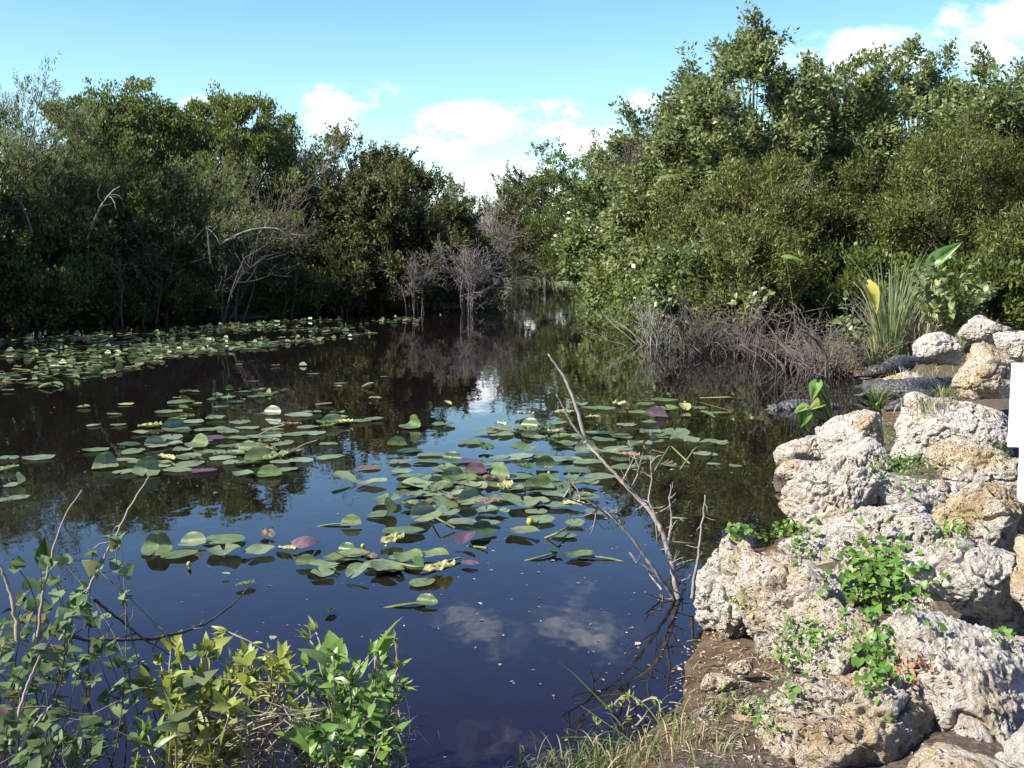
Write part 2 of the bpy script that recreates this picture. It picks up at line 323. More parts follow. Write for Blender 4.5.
def watermat():
    m, t = newmat('dark_pond_water'); geo = nd(t, 'ShaderNodeNewGeometry')
    mpn = nd(t, 'ShaderNodeMapping'); mpn.inputs['Scale'].default_value = (1.0, .55, 1); t.links.new(geo.outputs['Position'], mpn.inputs[0])
    n = nd(t, 'ShaderNodeTexNoise'); n.inputs['Scale'].default_value = 2.2; n.inputs['Detail'].default_value = 3; t.links.new(mpn.outputs[0], n.inputs['Vector'])
    bp = nd(t, 'ShaderNodeBump'); bp.inputs['Strength'].default_value = .10; bp.inputs['Distance'].default_value = .035; t.links.new(n.outputs[0], bp.inputs['Height'])
    fr = nd(t, 'ShaderNodeFresnel'); fr.inputs[0].default_value = 1.33; t.links.new(bp.outputs[0], fr.inputs[1])
    gl = nd(t, 'ShaderNodeBsdfGlossy'); gl.inputs['Roughness'].default_value = .012; gl.inputs[0].default_value = (1, 1, 1, 1); t.links.new(bp.outputs[0], gl.inputs['Normal'])
    tr = nd(t, 'ShaderNodeBsdfTransparent'); tr.inputs[0].default_value = (.70, .58, .43, 1)
    df = nd(t, 'ShaderNodeBsdfDiffuse'); df.inputs[0].default_value = (.055, .038, .034, 1); body = nd(t, 'ShaderNodeMixShader'); body.inputs[0].default_value = .10; t.links.new(tr.outputs[0], body.inputs[1]); t.links.new(df.outputs[0], body.inputs[2])
    mxs = nd(t, 'ShaderNodeMixShader'); t.links.new(fr.outputs[0], mxs.inputs[0]); t.links.new(body.outputs[0], mxs.inputs[1]); t.links.new(gl.outputs[0], mxs.inputs[2])
    o = nd(t, 'ShaderNodeOutputMaterial'); t.links.new(mxs.outputs[0], o.inputs[0]); return m

# ------------------------------------------------------------------ setting: ground, water
SHORE_PX = [(-420, 336), (-150, 335), (0, 328), (100, 322), (250, 318), (330, 312), (400, 310), (480, 306), (506, 299), (512, 290), (508, 283), (520, 277.5), (545, 277), (578, 281), (596, 295),
            (612, 312), (640, 332), (685, 343), (750, 349), (812, 357), (850, 372), (880, 392), (876, 420), (845, 445), (795, 475), (800, 510), (765, 560), (705, 610), (690, 640), (676, 665), (668, 700), (640, 745), (570, 790), (480, 835), (350, 850), (150, 838), (-100, 815), (-400, 770), (-1200, 640), (-1900, 520)]
shore = np.array([[P(x, y).x, P(x, y).y] for x, y in SHORE_PX] + [[-19.5, 12.0], [-18.5, 22.0]])
def sdist(Q):
    """signed distance to the shore, positive on land"""
    a = shore; b = np.roll(shore, -1, 0); best = np.full(len(Q), 1e9); ins = np.zeros(len(Q), bool)
    for p, q in zip(a, b):
        e = q - p; w = Q - p; tt = np.clip((w @ e) / (e @ e), 0, 1); best = np.minimum(best, np.linalg.norm(w - tt[:, None] * e, axis=1))
        c = (p[1] > Q[:, 1]) != (q[1] > Q[:, 1])
        with np.errstate(divide='ignore', invalid='ignore'):
            xi = (q[0] - p[0]) * (Q[:, 1] - p[1]) / (q[1] - p[1]) + p[0]
        ins ^= c & (Q[:, 0] < xi)
    return np.where(ins, -best, best)
def ground_z(Q):
    Q = np.atleast_2d(np.asarray(Q, float)); s = sdist(Q)
    q3 = np.c_[Q, np.zeros(len(Q))]
    s = s + fbm(q3 * 1.7, 3, 5) * .10
    slope = np.where((Q[:, 0] > 1.2) & (Q[:, 1] < 22), .13, .16)
    land = np.minimum(s * slope, np.where((Q[:, 0] > 1.2) & (Q[:, 1] < 22), .32, .55)) + .05 * fbm(q3 * 2.2, 4, 9) * np.clip(s * 2, 0, 1)
    wat = np.maximum(s * .17, -1.1) + .03 * fbm(q3 * 2.0, 3, 3)* np.clip(-s * 2, 0, 1)
    return np.where(s > 0, land, wat)
def gz(x, y): return float(ground_z([[x, y]])[0])
nu = 420
u = np.linspace(-1, 1, nu); gx = .8 + 3.6 * np.sinh(u * 5.4); gy = 6 + 3.6 * np.sinh(u * 5.4)
GX, GY = np.meshgrid(gx, gy); Q = np.c_[GX.ravel(), GY.ravel()]
GV = np.c_[Q, ground_z(Q)]
ii = (np.arange(nu - 1)[:, None] * nu + np.arange(nu - 1)[None]).ravel()
GF = np.stack([ii, ii + 1, ii + nu + 1, ii + nu], 1)
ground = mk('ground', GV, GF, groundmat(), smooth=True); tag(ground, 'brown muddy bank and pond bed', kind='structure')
water = mk('water', [(-60, -6, 0), (40, -6, 0), (40, 120, 0), (-60, 120, 0)], [[0, 1, 2, 3]], watermat()); tag(water, 'still dark pond water mirroring sky and trees', kind='structure')
BVS = [(GV, GF)]

# ------------------------------------------------------------------ rocks
def icosphere(n):
    bm = bmesh.new(); bmesh.ops.create_icosphere(bm, subdivisions=n, radius=1)
    V = np.array([v.co[:] for v in bm.verts]); T = np.array([[v.index for v in f.verts] for f in bm.faces]); bm.free(); return V, T
ICO = {n: icosphere(n) for n in (5, 6, 7)}
def rock(px, py, dep, w, h, seed, label, roll=0, ochre=0., thick=.85, sub=6, pits=1., group='limestone boulders along the bank', yaw=0):
    rng = np.random.default_rng(seed); V, T = ICO[sub]
    nn = nrm(rng.normal(size=(15, 3))); off = rng.uniform(.74, 1.02, 15)
    s = np.maximum(V @ nn.T, 0) / off
    r = ((s ** 12).sum(1) + 1e-5) ** (-1 / 12); r = np.clip(r, .5, 1.35)
    B = V * r[:, None]
    B = B / np.abs(B).max(0)
    W = w * 1.13 * dep / F / 2; H = h * 1.11 * dep / F / 2; size = np.array([W, (W + H) / 2 * thick, H])
    S = B * size; rad = nrm(S)
    ms = size.mean(); o = rng.uniform(-50, 50, 3)
    k = .30 / ms
    d = fbm(S * 3.4 + o, 3, seed) * .042 + fbm(S * 15 + o, 3, seed + 7, .6) * .010 + fbm(S * 48 + o, 2, seed + 8) * .007
    rg = 1 - np.abs(fbm(S * 5 + o + 9, 3, seed + 11)); d -= np.clip(rg - .84, 0, 1) * .22
    m = np.clip(vnoise(S * 3 + o, seed + 3) * 1.5 + .1, 0, 1)
    wl = worley(S * 15 + o + vnoise(S * 8, seed)[:, None] * .6, seed); d -= np.clip(.40 - wl, 0, 1) * .070 * m * pits
    wl = worley(S * 36 + o, seed + 5); d -= np.clip(.45 - wl, 0, 1) * .026 * pits * np.clip(m + .25, 0, 1)
    S = S + rad * (d * min(1.3, max(.55, ms / .3)))[:, None]
    c, sn = math.cos(R(roll)), math.sin(R(roll)); S = np.c_[S[:, 0] * c + S[:, 2] * sn, S[:, 1], -S[:, 0] * sn + S[:, 2] * c]
    loc = np.array(D(px, py, dep))
    ob = mk('boulder', S, T, M_rock, smooth=True); ob.location = loc; ob['ochre'] = float(ochre)
    tag(ob, label, 'boulder', group); BVS.append((S + loc, T)); return ob
ROCKS = [
    (741, 592, 6.3, 116, 116, 11, 'rounded buff boulder at the water edge beside the dead branch', 20, .25, .9, 7),
    (800, 622, 5.95, 138, 118, 12, 'pale boulder with a smooth white left face just behind the wet dirt bank', 28, .30, .9, 7),
    (868, 742, 4.6, 216, 150, 13, 'big tan and cream boulder at the bottom edge with leaf litter on top', 14, .62, .8, 7),
    (972, 704, 4.75, 158, 236, 14, 'long white pitted boulder leaning diagonally down to the bottom right', -32, .0, .9, 7),
    (962, 580, 5.6, 132, 92, 15, 'pale grey rounded boulder overhanging the dark gap at right', 14, .05, 1.0, 7),
    (996, 528, 6.3, 116, 98, 16, 'golden ochre boulder at the right edge behind the pale grey one', 10, .9, .9, 7),
    (832, 496, 8.6, 92, 84, 17, 'brown and white boulder with a dark hollow in its right side', 10, .35, .9, 7),
    (872, 537, 7.7, 160, 62, 18, 'low white ridge shaped boulder above the bright green creeper', -14, .08, .8, 7),
    (918, 503, 8.6, 130, 58, 19, 'flat topped greyish boulder between the hollow boulder and the ochre one', 6, .10, .9, 6),
    (852, 440, 11.3, 64, 66, 21, 'peaked bright white boulder above the waterside cluster', 20, .1, .9, 6),
    (806, 452, 11.4, 66, 40, 22, 'low white boulder jutting over the water with a dark notch', -8, .15, .9, 6),
    (797, 471, 10.6, 46, 26, 23, 'small low brown rock half in the water under the white one', -5, .55, .9, 6),
    (868, 462, 10.6, 62, 46, 24, 'lumpy white boulder under the peaked one', 15, .05, .9, 6),
    (952, 431, 11.0, 122, 66, 25, 'large block of grey white limestone below the ochre peak', -4, .0, .9, 7),
    (984, 470, 9.6, 112, 52, 26, 'broad brown tan boulder below the white sign board', 3, .55, .9, 6),
    (990, 376, 13.6, 82, 62, 27, 'tall ochre faced boulder with a white top by the white sign', 8, .62, .9, 6),
    (936, 347, 17.5, 44, 32, 28, 'rounded pale rock nearest the brown dry sedge', 0, .2, .9, 6),
    (981, 332, 18.5, 50, 28, 29, 'grey rock highest at the foot of the dark shrubs', 5, .0, .9, 6),
    (1020, 346, 16.5, 52, 26, 30, 'whitish rock at the far right above the ochre faced boulder', 5, .05, .9, 6),
    (1050, 430, 9.8, 90, 80, 31, 'grey boulder hidden behind the white sign board', 0, .2, .9, 5),
    (1075, 585, 5.3, 110, 130, 32, 'brown boulder past the right edge of the view', 10, .4, .9, 5),
    (1075, 700, 4.9, 150, 130, 33, 'shaded grey boulder under the dark gap at right', 10, .1, .9, 6),
    (1018, 642, 5.6, 80, 90, 34, 'dark shaded boulder in the gap at right', 10, .0, .9, 6),
    (905, 378, 18.2, 40, 12, 35, 'flat cream stone lying beside the alligators', 0, .35, .9, 5),
    (892, 594, 6.5, 128, 96, 36, 'half buried buff rock under the bright green creeper', 12, .45, .9, 6),
    (962, 790, 3.9, 150, 90, 38, 'low buff boulder cut by the bottom edge between the two big ones', 0, .4, .9, 6),
    (1050, 775, 4.1, 120, 120, 39, 'pale boulder in the bottom right corner', 0, .1, .9, 6),
    (716, 684, 5.3, 36, 24, 40, 'fist sized pale stone on the wet dirt below the first boulder', 0, .3, .9, 5),
    (742, 668, 5.4, 28, 20, 41, 'small buff stone under the white faced boulder', 0, .5, .9, 5),
    (700, 716, 5.05, 32, 20, 42, 'flat grey stone at the water edge of the dirt bank', 0, .1, .9, 5),
    (752, 716, 4.9, 40, 26, 43, 'tan stone against the big tan boulder', 0, .5, .9, 5),
    (846, 652, 5.5, 112, 84, 37, 'half buried tan rock behind the big tan and cream boulder', 10, .45, .9, 6),
]
for r in ROCKS: rock(*r[:6], r[6], roll=r[7], ochre=r[8], thick=r[9], sub=r[10])

bv_v = []; bv_f = []; nof = 0
for V, Fc in BVS:
    bv_v += [tuple(x) for x in V]; bv_f += [tuple(int(i) + nof for i in f) for f in Fc]; nof += len(V)
BVH = BVHTree.FromPolygons(bv_v, bv_f); del bv_v, bv_f
def hit(px, py):
    loc, n, i, d = BVH.ray_cast(Vector((0, 0, CAM_H)), ray(px, py).normalized())
    return (loc, n) if loc is not None else (None, None)

# ------------------------------------------------------------------ trees
KIND = {  # leaf length, width, material, spray radius, direction spread
    'broad': (.18, .105, M_broad, .42, 'flat'), 'ever': (.135, .075, M_ever, .38, 'up'), 'bright': (.15, .08, M_bright, .38, 'up'),
    'willow': (.13, .036, M_willow, .36, 'spray'), 'feather': (.15, .03, M_feather, .45, 'arch'), 'vine': (.17, .11, M_vine, .40, 'flat'),
    'olive': (.16, .078, M_olive, .36, 'spray'), 'farpale': (.26, .09, M_farpale, .6, 'spray'), 'grey': (.22, .07, M_grey, .5, 'spray')}
def bez(a, b, c, n=6):
    t = np.linspace(0, 1, n)[:, None]; return (1 - t) ** 2 * a + 2 * t * (1 - t) * b + t * t * c
TREES = 0
def tree(kind, label, px, top, dep, wpx, n=20000, low=.1, depth_f=.8, sparse=0., name='tree', group='trees and shrubs along the banks', twigs=.15, bark=None, shag=1.0, lean=0., pale_limbs=0, topshape=1.0):
    global TREES; TREES += 1
    n = int(n * 1.3)
    rng = np.random.default_rng(1000 + TREES)
    LL, LW, mat, rs, mode = KIND[kind]
    b = D(px, 300, dep); gzz = max(gz(b.x, b.y), -.15); zt = D(px, top, dep).z; H = zt - gzz; W = wpx * dep / F
    base = np.array([b.x, b.y, gzz])
    root = empty(name, base, label, 'tree' if H > 4.2 else 'shrub', group)
    z0 = H * low; cen = np.array([0, 0, z0 + (H - z0) * .46]); rad = np.array([W / 2, W / 2 * depth_f, (H - z0) * .54])
    nb = int(34 + W * 6)
    dirs = nrm(rng.normal(size=(nb * 2, 3))); dirs = dirs[dirs[:, 2] > -.75][:nb]; nb = len(dirs)
    bump = 1 + .26 * vnoise(dirs * 2.3 + TREES * 7, 3) + .13 * rng.normal(size=nb)
    fr = rng.uniform(.5, .88, nb) * bump
    B = cen + dirs * rad * fr[:, None]; B[:, 2] = np.clip(B[:, 2], .15, H * .97)
    rb = np.minimum(W, H) * .135 * rng.uniform(.5, 1.5, nb)
    wood = Geo(); crown = Geo()
    trunk_top = np.array([lean * H * .4, 0, cen[2]])
    tr = max(.05, H * .016)
    for s in range(1 if H > 5 else 3):
        o = rng.normal(0, .18 if H < 5 else .05, 3) * [1, 1, 0]
        wood.tube(bez(o + [0, 0, -.3], o * 2 + np.array([rng.normal(0, .3), rng.normal(0, .3), cen[2] * .5]), trunk_top + o * 3), np.linspace(tr, tr * .5, 6), 6)
    allp = []; alld = []
    for k in range(nb):
        st = np.array([0, 0, max(.1, cen[2] * rng.uniform(.3, .95))]); st[:2] += trunk_top[:2] * st[2] / max(cen[2], .1)
        mid = (st + B[k]) / 2 + np.array([0, 0, .12 * H * rng.uniform(-.3, .8)])
        wood.tube(bez(st, mid, B[k]), np.linspace(tr * .42, .012, 6), 4)
        ns = max(5, int(rng.uniform(.6, 1.3) * n / (nb * 26) * (1 - sparse * rng.random())))
        q = nrm(rng.normal(size=(ns, 3)) + dirs[k] * .55 + np.array([0, 0, .35])); q = q * rng.uniform(.35, 1.15, (ns, 1)) ** .7
        S = B[k] + q * rb[k] * np.array([1, 1, .85]); S[:, 2] = np.maximum(S[:, 2], .1)
        if rng.random() < .6 * shag:          # a longer leafy shoot
            tipv = nrm(dirs[k] * .8 + rng.normal(size=3) * .45 + [0, 0, .55]) * rb[k] * rng.uniform(1.1, 2.0)
            tipv[2] = min(tipv[2], max(H * 1.05 - B[k][2], .05)); m_ = min(5, ns); S[:m_] = B[k] + tipv * np.linspace(.5, 1, m_)[:, None] + rng.normal(0, .06, (m_, 3))
            wood.tube(bez(B[k], B[k] + tipv * .5 + rng.normal(0, .06, 3), B[k] + tipv, 5), np.linspace(.016, .004, 5), 3)
        for s_ in S[: int(ns * (twigs + .25 * (kind == 'broad'))) + 1]:
            wood.tube(bez(B[k], (B[k] + s_) / 2 + rng.normal(0, .08, 3), s_, 4), np.linspace(.014, .005, 4), 3)
        allp.append(S); alld.append(nrm(S - (cen - [0, 0, H * .2])))
    S = np.vstack(allp); SD = np.vstack(alld)
    m = max(8, int(n / len(S)))
    srs = rs * rng.uniform(.45, 1.15, len(S))
    stint = np.clip(rng.normal(.45, .20, len(S)), 0, .9)
    c = np.repeat(S, m, 0); cd = np.repeat(SD, m, 0); nl = len(c)
    off = rng.normal(size=(nl, 3)); off = nrm(off) * (rng.random((nl, 1)) ** .5) * np.repeat(srs, m)[:, None]
    if mode == 'arch':
        tt = rng.random((nl, 1)); ax = np.repeat(nrm(SD + rng.normal(size=S.shape) * .45 + [0, 0, .5]), m, 0)
        pos = c + ax * (tt - .4) * np.repeat(srs, m)[:, None] * 3.0 - np.array([0, 0, 1]) * (tt ** 2) * .35 + off * .28
        d = ax + rng.normal(size=(nl, 3)) * .45
    elif mode == 'spray':
        tt = rng.random((nl, 1)); ax = np.repeat(nrm(SD * .8 + rng.normal(size=S.shape) * .55 + [0, 0, .45]), m, 0)
        pos = c + ax * (tt - .5) * np.repeat(srs, m)[:, None] * 2.0 + off * .45
        d = ax + rng.normal(size=(nl, 3)) * .6
    else:
        pos = c + off * np.array([1, 1, .8]); d = off * .9 + cd * .5 + rng.normal(size=(nl, 3)) * .3 + np.array([0, 0, .5 if mode == 'up' else -.18])
    nn = nrm(cd * .5 + rng.normal(size=(nl, 3)) * .55 + [0, 0, .55])
    tint = np.clip(np.repeat(stint, m) + rng.normal(0, .13, nl), 0, .93); dead = rng.random(nl) < .012; tint[dead] = 1.
    f = rng.uniform(.65, 1.2, nl)
    pos[:, 2] = np.maximum(pos[:, 2], .02 - gzz)
    crown.quads(pos, d, nn, LL * f, LW * f, tint)
    wood.build('trunk', bark or M_bark, root, True)
    crown.build('crown', mat, root)
    if pale_limbs:
        g = Geo()
        for k in range(pale_limbs):
            a = np.array([rng.uniform(-.3, .3) * W, -W * depth_f * .42, H * rng.uniform(.2, .5)]); e = a + np.array([rng.uniform(-.1, .45) * W, -rng.uniform(.05, .3), H * rng.uniform(.08, .3)])
            md = (a + e) / 2 + [0, 0, .1 * H]; pl = bez(a, md, e, 7); g.tube(pl, np.linspace(.045, .012, 7), 4)
            for q in range(5):
                p0 = pl[rng.integers(2, 7)]; g.tube(bez(p0, p0 + nrm(rng.normal(size=3) + [.5, -.5, .3]) * .4, p0 + nrm(rng.normal(size=3) * .6 + [.8, -.3, .1]) * rng.uniform(.5, 1.1), 4), np.linspace(.016, .005, 4), 3)
        g.build('bare_limb', M_bark_pale, root, True)
    return root
def bare_tree(label, px, top, dep, wpx, basepy=None, n1=9, mat=None, name='bare_tree', seed=1, low=0., thick=1., gen=3, group='bare trees and dead shrubs', leaf=None, nleaf=0, base_spread=.3, kids=4, fine=.004):
    rng = np.random.default_rng(7000 + seed); b = D(px, 300, dep); g0 = max(gz(b.x, b.y), -.1)
    H = D(px, top, dep).z - g0; W = wpx * dep / F
    root = empty(name, (b.x, b.y, g0), label, 'tree' if H > 4.2 else 'shrub', group); g = Geo(); ends = []
    def grow(p, d, ln, r, lev):
        d = d / np.linalg.norm(d); e = p + d * ln; c = (p + e) / 2 + rng.normal(0, .10 * ln, 3); pl = bez(p, c, e, 6 if lev == 0 else 5)
        g.tube(pl, np.linspace(r, max(r * .45, fine), len(pl)), 5 if lev == 0 else 3)
        if lev >= gen: ends.append(e); return
        for q in range(kids + (lev > 0)):
            i = rng.integers(1 + (lev == 0), len(pl)); nd_ = d * .9 + rng.normal(size=3) * .62 + np.array([0, 0, .12]); grow(pl[i], nd_, ln * rng.uniform(.42, .7), max(r * .5, fine), lev + 1)
    for k in range(n1):
        a = rng.uniform(0, 6.28); t = np.array([math.cos(a) * W * .36 * rng.uniform(.2, 1), math.sin(a) * W * .25, H * rng.uniform(.5, .72)])
        p0 = np.array([math.cos(a), math.sin(a), 0]) * base_spread * rng.random() + [0, 0, low * H - .1]
        grow(p0, t - p0, np.linalg.norm(t - p0), .035 * thick * rng.uniform(.6, 1.3), 0)
    g.build('branches', mat or M_dead, root, True)
    if leaf:
        L2 = Geo(); E = np.array(ends); c = E[rng.integers(0, len(E), nleaf)] + rng.normal(0, .22, (nleaf, 3))
        LL, LW = KIND[leaf][:2]; L2.quads(c, rng.normal(size=(nleaf, 3)), nrm(rng.normal(size=(nleaf, 3)) + [0, 0, .6]), LL, LW, rng.random(nleaf) * .9); L2.build('crown', KIND[leaf][2], root)
    return root

LB, RB, FB = 'trees of the left bank', 'trees of the right bank', 'trees at the far bend'
# left bank, back row
tree('feather', 'pale feathery tree at the far left with wispy top', 10, 86, 37, 170, 36000, group=LB, shag=.45, twigs=.06, pale_limbs=2)
tree('ever', 'dark evergreen behind the pale feathery tree, first in the left skyline', 108, 66, 44, 130, 30000, low=.2, group=LB, shag=.45, twigs=.06)
tree('ever', 'dark glossy evergreen with a domed top, second in the left skyline', 162, 76, 46, 130, 30000, low=.2, group=LB, shag=.45, twigs=.06)
tree('bright', 'lighter green rounded tree standing above the left skyline', 246, 90, 46, 105, 28500, low=.2, group=LB, shag=.45, twigs=.06)
tree('ever', 'dark evergreen filling the dip left of the lighter rounded tree', 203, 96, 49, 110, 24000, low=.2, group=LB, shag=.45, twigs=.06)
tree('ever', 'dark evergreen right of the lighter rounded tree', 292, 116, 50, 95, 22500, low=.2, group=LB, shag=.45, twigs=.06)
tree('olive', 'dark olive domed tree behind the bare grey tree', 368, 140, 53, 128, 30000, low=.15, group=LB, shag=.45, twigs=.06, topshape=1.2)
tree('olive', 'dark brownish dome at the right end of the left bank', 412, 158, 53, 84, 22500, low=.15, group=LB, shag=.45, twigs=.06)
# left bank, front row
tree('ever', 'dark tree at the left edge low in the shade', -60, 130, 34, 190, 27000, low=.05, group=LB, shag=.45, twigs=.06)
tree('feather', 'pale green tree with a grey limb slanting across its front', 72, 128, 37.5, 130, 30000, low=.08, group=LB, shag=.45, twigs=.06, pale_limbs=2)
tree('bright', 'mid green tree under the dark domed evergreens', 140, 150, 39, 110, 25500, low=.05, group=LB, shag=.45, twigs=.06)
tree('feather', 'large soft pale shrub in the middle of the left bank', 192, 165, 40, 150, 36000, low=.04, group=LB, shag=.45, twigs=.06, pale_limbs=2)
tree('ever', 'shaded dark tree low beside the water at left', 40, 200, 36, 170, 25500, low=.02, group=LB, shag=.45, twigs=.06)
tree('ever', 'dark tree between the pale shrub and the bare grey tree', 258, 190, 45, 84, 22500, low=.04, group=LB, shag=.45, twigs=.06)
tree('olive', 'brownish bush under the bare grey tree', 318, 205, 46, 90, 31499, low=.03, group=LB, shag=.45, twigs=.06)
tree('olive', 'olive brown mound of willow at the waterline in mid bank', 384, 186, 45.5, 124, 42000, low=.02, group=LB, shag=.4, twigs=.05)
tree('olive', 'lower olive bush drooping to the water left of the willow mound', 346, 226, 44.5, 84, 20000, low=0, group=LB, shag=.4, twigs=.05)
tree('olive', 'lower olive bush drooping to the water right of the willow mound', 424, 226, 46.8, 70, 18000, low=0, group=LB, shag=.4, twigs=.05)
tree('olive', 'dark olive bush right of the willow mound', 438, 200, 51, 92, 35700, low=.02, group=LB, shag=.45, twigs=.06)
tree('ever', 'dark bush at the tip of the left bank', 474, 236, 56, 52, 13500, low=.02, group=LB, shag=.45, twigs=.06)
tree('olive', 'low dark bush in the shade at the left waterline', 120, 238, 38, 150, 19500, low=0, group=LB, shag=.45, twigs=.06)
tree('olive', 'low dark bush below the pale shrub at the waterline', 235, 245, 42, 130, 18000, low=0, group=LB, shag=.45, twigs=.06)
for k, (px, top, dep, w) in enumerate([(-150, 30, 30.5, 200), (-235, 10, 26, 210), (-330, 80, 30, 220), (-520, 60, 27, 240), (-760, 40, 24, 260)]):
    tree('ever', ['tall dark tree just past the left edge', 'tall leaning dark tree nearer past the left edge', 'tall dark tree well past the left edge', 'broad tree far past the left edge', 'last tree past the left edge'][k], px, top, dep, w, 12000, low=.03, group=LB)
for k, (px, top, dep, w) in enumerate([(20, 268, 35.5, 120), (95, 262, 37, 90), (165, 265, 39, 110), (240, 255, 41.5, 80), (300, 268, 43.5, 90), (350, 258, 45.5, 70)]):
    tree('ever', ['leftmost dark low shrub over the shaded waterline', 'dark low shrub hanging over the water at the thick end of the lily band', 'dark low shrub under the mid green tree', 'dark low shrub under the soft pale shrub', 'dark low shrub just left of the bare silvery tree trunk', 'dark low shrub left of the willow mound foot'][k], px, top, dep, w, 7000, low=0, group='low dark shrubs along the left waterline', shag=.3, twigs=.03)
bare_tree('bare grey twigs rising above the pale feathery tree at far left', 0, 42, 41, 70, seed=2, n1=5, low=.4, mat=M_bark_pale, group='bare trees of the left bank')
bare_tree('bare silvery grey tree with forked limbs on the left bank', 308, 136, 47.5, 85, seed=3, n1=6, mat=M_dead, thick=1.5, kids=3, group='bare trees of the left bank', fine=.007)
bare_tree('bare brownish shrub left of the silvery grey tree', 285, 195, 42.5, 60, seed=4, n1=4, mat=M_brush, group='bare trees of the left bank', fine=.007)
bare_tree('bare greyish shrub standing in the water at the left bank tip', 466, 250, 44.6, 84, seed=5, n1=13, mat=M_dead, group='dead shrubs at the left waterline', fine=.008, base_spread=.5)
bare_tree('low dead shrub beside the willow mound', 416, 262, 43.6, 60, seed=6, n1=7, mat=M_brush, group='dead shrubs at the left waterline', fine=.007, base_spread=.6)
bare_tree('low grey brush at the foot of the willow mound', 345, 268, 45, 70, seed=7, n1=12, mat=M_brush, group='dead shrubs at the left waterline', fine=.007, base_spread=.6)
bare_tree('arching grey stems under the pale shrub of the left bank', 215, 215, 38.5, 150, seed=8, n1=5, mat=M_bark, group='dead shrubs at the left waterline', fine=.007, base_spread=1.2, gen=2)
bare_tree('arching dark stems in the shade of the left bank', 120, 240, 36.5, 130, seed=9, n1=4, mat=M_bark, group='dead shrubs at the left waterline', fine=.007, base_spread=1.2, gen=2)
# far bend
tree('farpale', 'pale wispy willow far off in the channel gap', 455, 176, 84, 44, 7000, low=.1, group=FB)
tree('grey', 'grey leafless looking tree far off in the channel gap', 492, 198, 86, 50, 6000, low=.1, group=FB, sparse=.5)
tree('grey', 'greyish bush far off behind the left bank tip', 474, 214, 74, 50, 7000, low=.02, group=FB)
tree('olive', 'dark bush closing the far end of the channel', 512, 240, 96, 66, 8000, low=0, group=FB)
tree('grey', 'grey scrub at the end of the channel', 548, 232, 104, 90, 8000, low=0, group=FB)
tree('olive', 'low dark thicket at the far waterline', 545, 252, 97, 80, 8000, low=0, group=FB)
bare_tree('bare pale tree far off in the channel gap', 500, 190, 80, 40, seed=10, n1=8, mat=M_bark_pale, thick=1.6, fine=.015, group=FB)
bare_tree('bare grey tree leaning from the left bank tip', 492, 222, 60, 44, seed=11, n1=9, mat=M_dead, thick=1.2, fine=.01, group=FB)
# right bank
tree('olive', 'dull olive tree farthest along the right bank', 545, 156, 74, 112, 34000, low=.03, group=RB)
tree('ever', 'dull green tree second farthest along the right bank', 590, 140, 60, 130, 30000, low=.03, group=RB)
tree('vine', 'pale green vine covered tree leaning to the channel', 618, 158, 47, 120, 30000, low=.05, group=RB)
tree('vine', 'bright vine covered bush at the right waterline', 622, 262, 41.5, 88, 14000, low=0, group=RB)
tree('vine', 'yellowish green low bush overhanging the water at right', 652, 285, 34, 66, 9000, low=0, group=RB)
tree('broad', 'twiggy sparse tree on the left shoulder of the big right tree', 662, 100, 41, 105, 13000, low=.25, sparse=.6, shag=1.4, group=RB, twigs=.7)
tree('broad', 'big broad leaved tree with the highest top on the right bank', 750, 32, 37, 170, 28000, low=.2, group=RB, shag=1.6)
tree('broad', 'broad leaved tree between the highest tree and the right corner', 846, 66, 38, 180, 25000, low=.2, group=RB, shag=1.5)
tree('broad', 'tall loose topped tree near the right corner', 912, 62, 42, 110, 15000, low=.3, sparse=.4, group=RB, shag=1.8, twigs=.6)
tree('broad', 'broad leaved tree at the right edge of the picture', 1000, 62, 35, 170, 24000, low=.15, group=RB, shag=1.5)
tree('broad', 'mid height leafy tree between the sparse tree and the highest tree', 704, 72, 39.5, 100, 15000, low=.3, group=RB, shag=1.3)
tree('broad', 'grey green tree low behind the vine covered tree', 664, 158, 39, 120, 18000, low=.1, group=RB)
tree('broad', 'broad leaved tree just past the right edge', 1130, 40, 34, 180, 18000, low=.1, group=RB)
tree('broad', 'broad leaved tree well past the right edge', 1310, 40, 31, 200, 14000, low=.1, group=RB)
tree('willow', 'fine leaved dark olive willow at the centre of the right bank', 752, 158, 29.5, 175, 46000, low=.07, group=RB)
tree('willow', 'fine leaved dark willow at the right above the grey rocks', 940, 138, 29.5, 190, 46000, low=.1, group=RB)
tree('willow', 'fine leaved willow between the two larger dark willows', 842, 205, 31, 110, 24000, low=.1, group=RB)
tree('willow', 'low fine leaved willow at the right edge over the rocks', 1035, 215, 26, 110, 20000, low=.05, group=RB)
tree('willow', 'willow skirt hanging over the grey dead brush', 752, 236, 26.6, 120, 15000, low=.28, group=RB, shag=.8)
tree('vine', 'loose green shrub hanging over the left end of the dead brush', 690, 252, 28, 70, 9000, low=.2, group=RB)
tree('willow', 'low willow above the grey dead brush', 690, 195, 33, 90, 18000, low=.15, group=RB)
tree('ever', 'shaded dark bush behind the tall sedge', 860, 255, 28, 150, 12000, low=0, group=RB)
tree('ever', 'shaded dark bush behind the rocks at right', 990, 255, 26, 130, 12000, low=0, group=RB)
tree('olive', 'shaded bush behind the dead brush at the right waterline', 760, 270, 29, 130, 12000, low=0, group=RB)
bare_tree('purplish twigs poking out of the sparse tree on the right skyline', 648, 70, 40, 90, seed=12, n1=7, low=.55, mat=M_brush, fine=.006, group='bare twigs of the right bank')
bare_tree('bare grey branch forks in front of the dark olive willow', 726, 205, 29.2, 60, seed=13, n1=5, mat=M_bark_pale, low=.3, gen=2, fine=.006, group='bare twigs of the right bank')

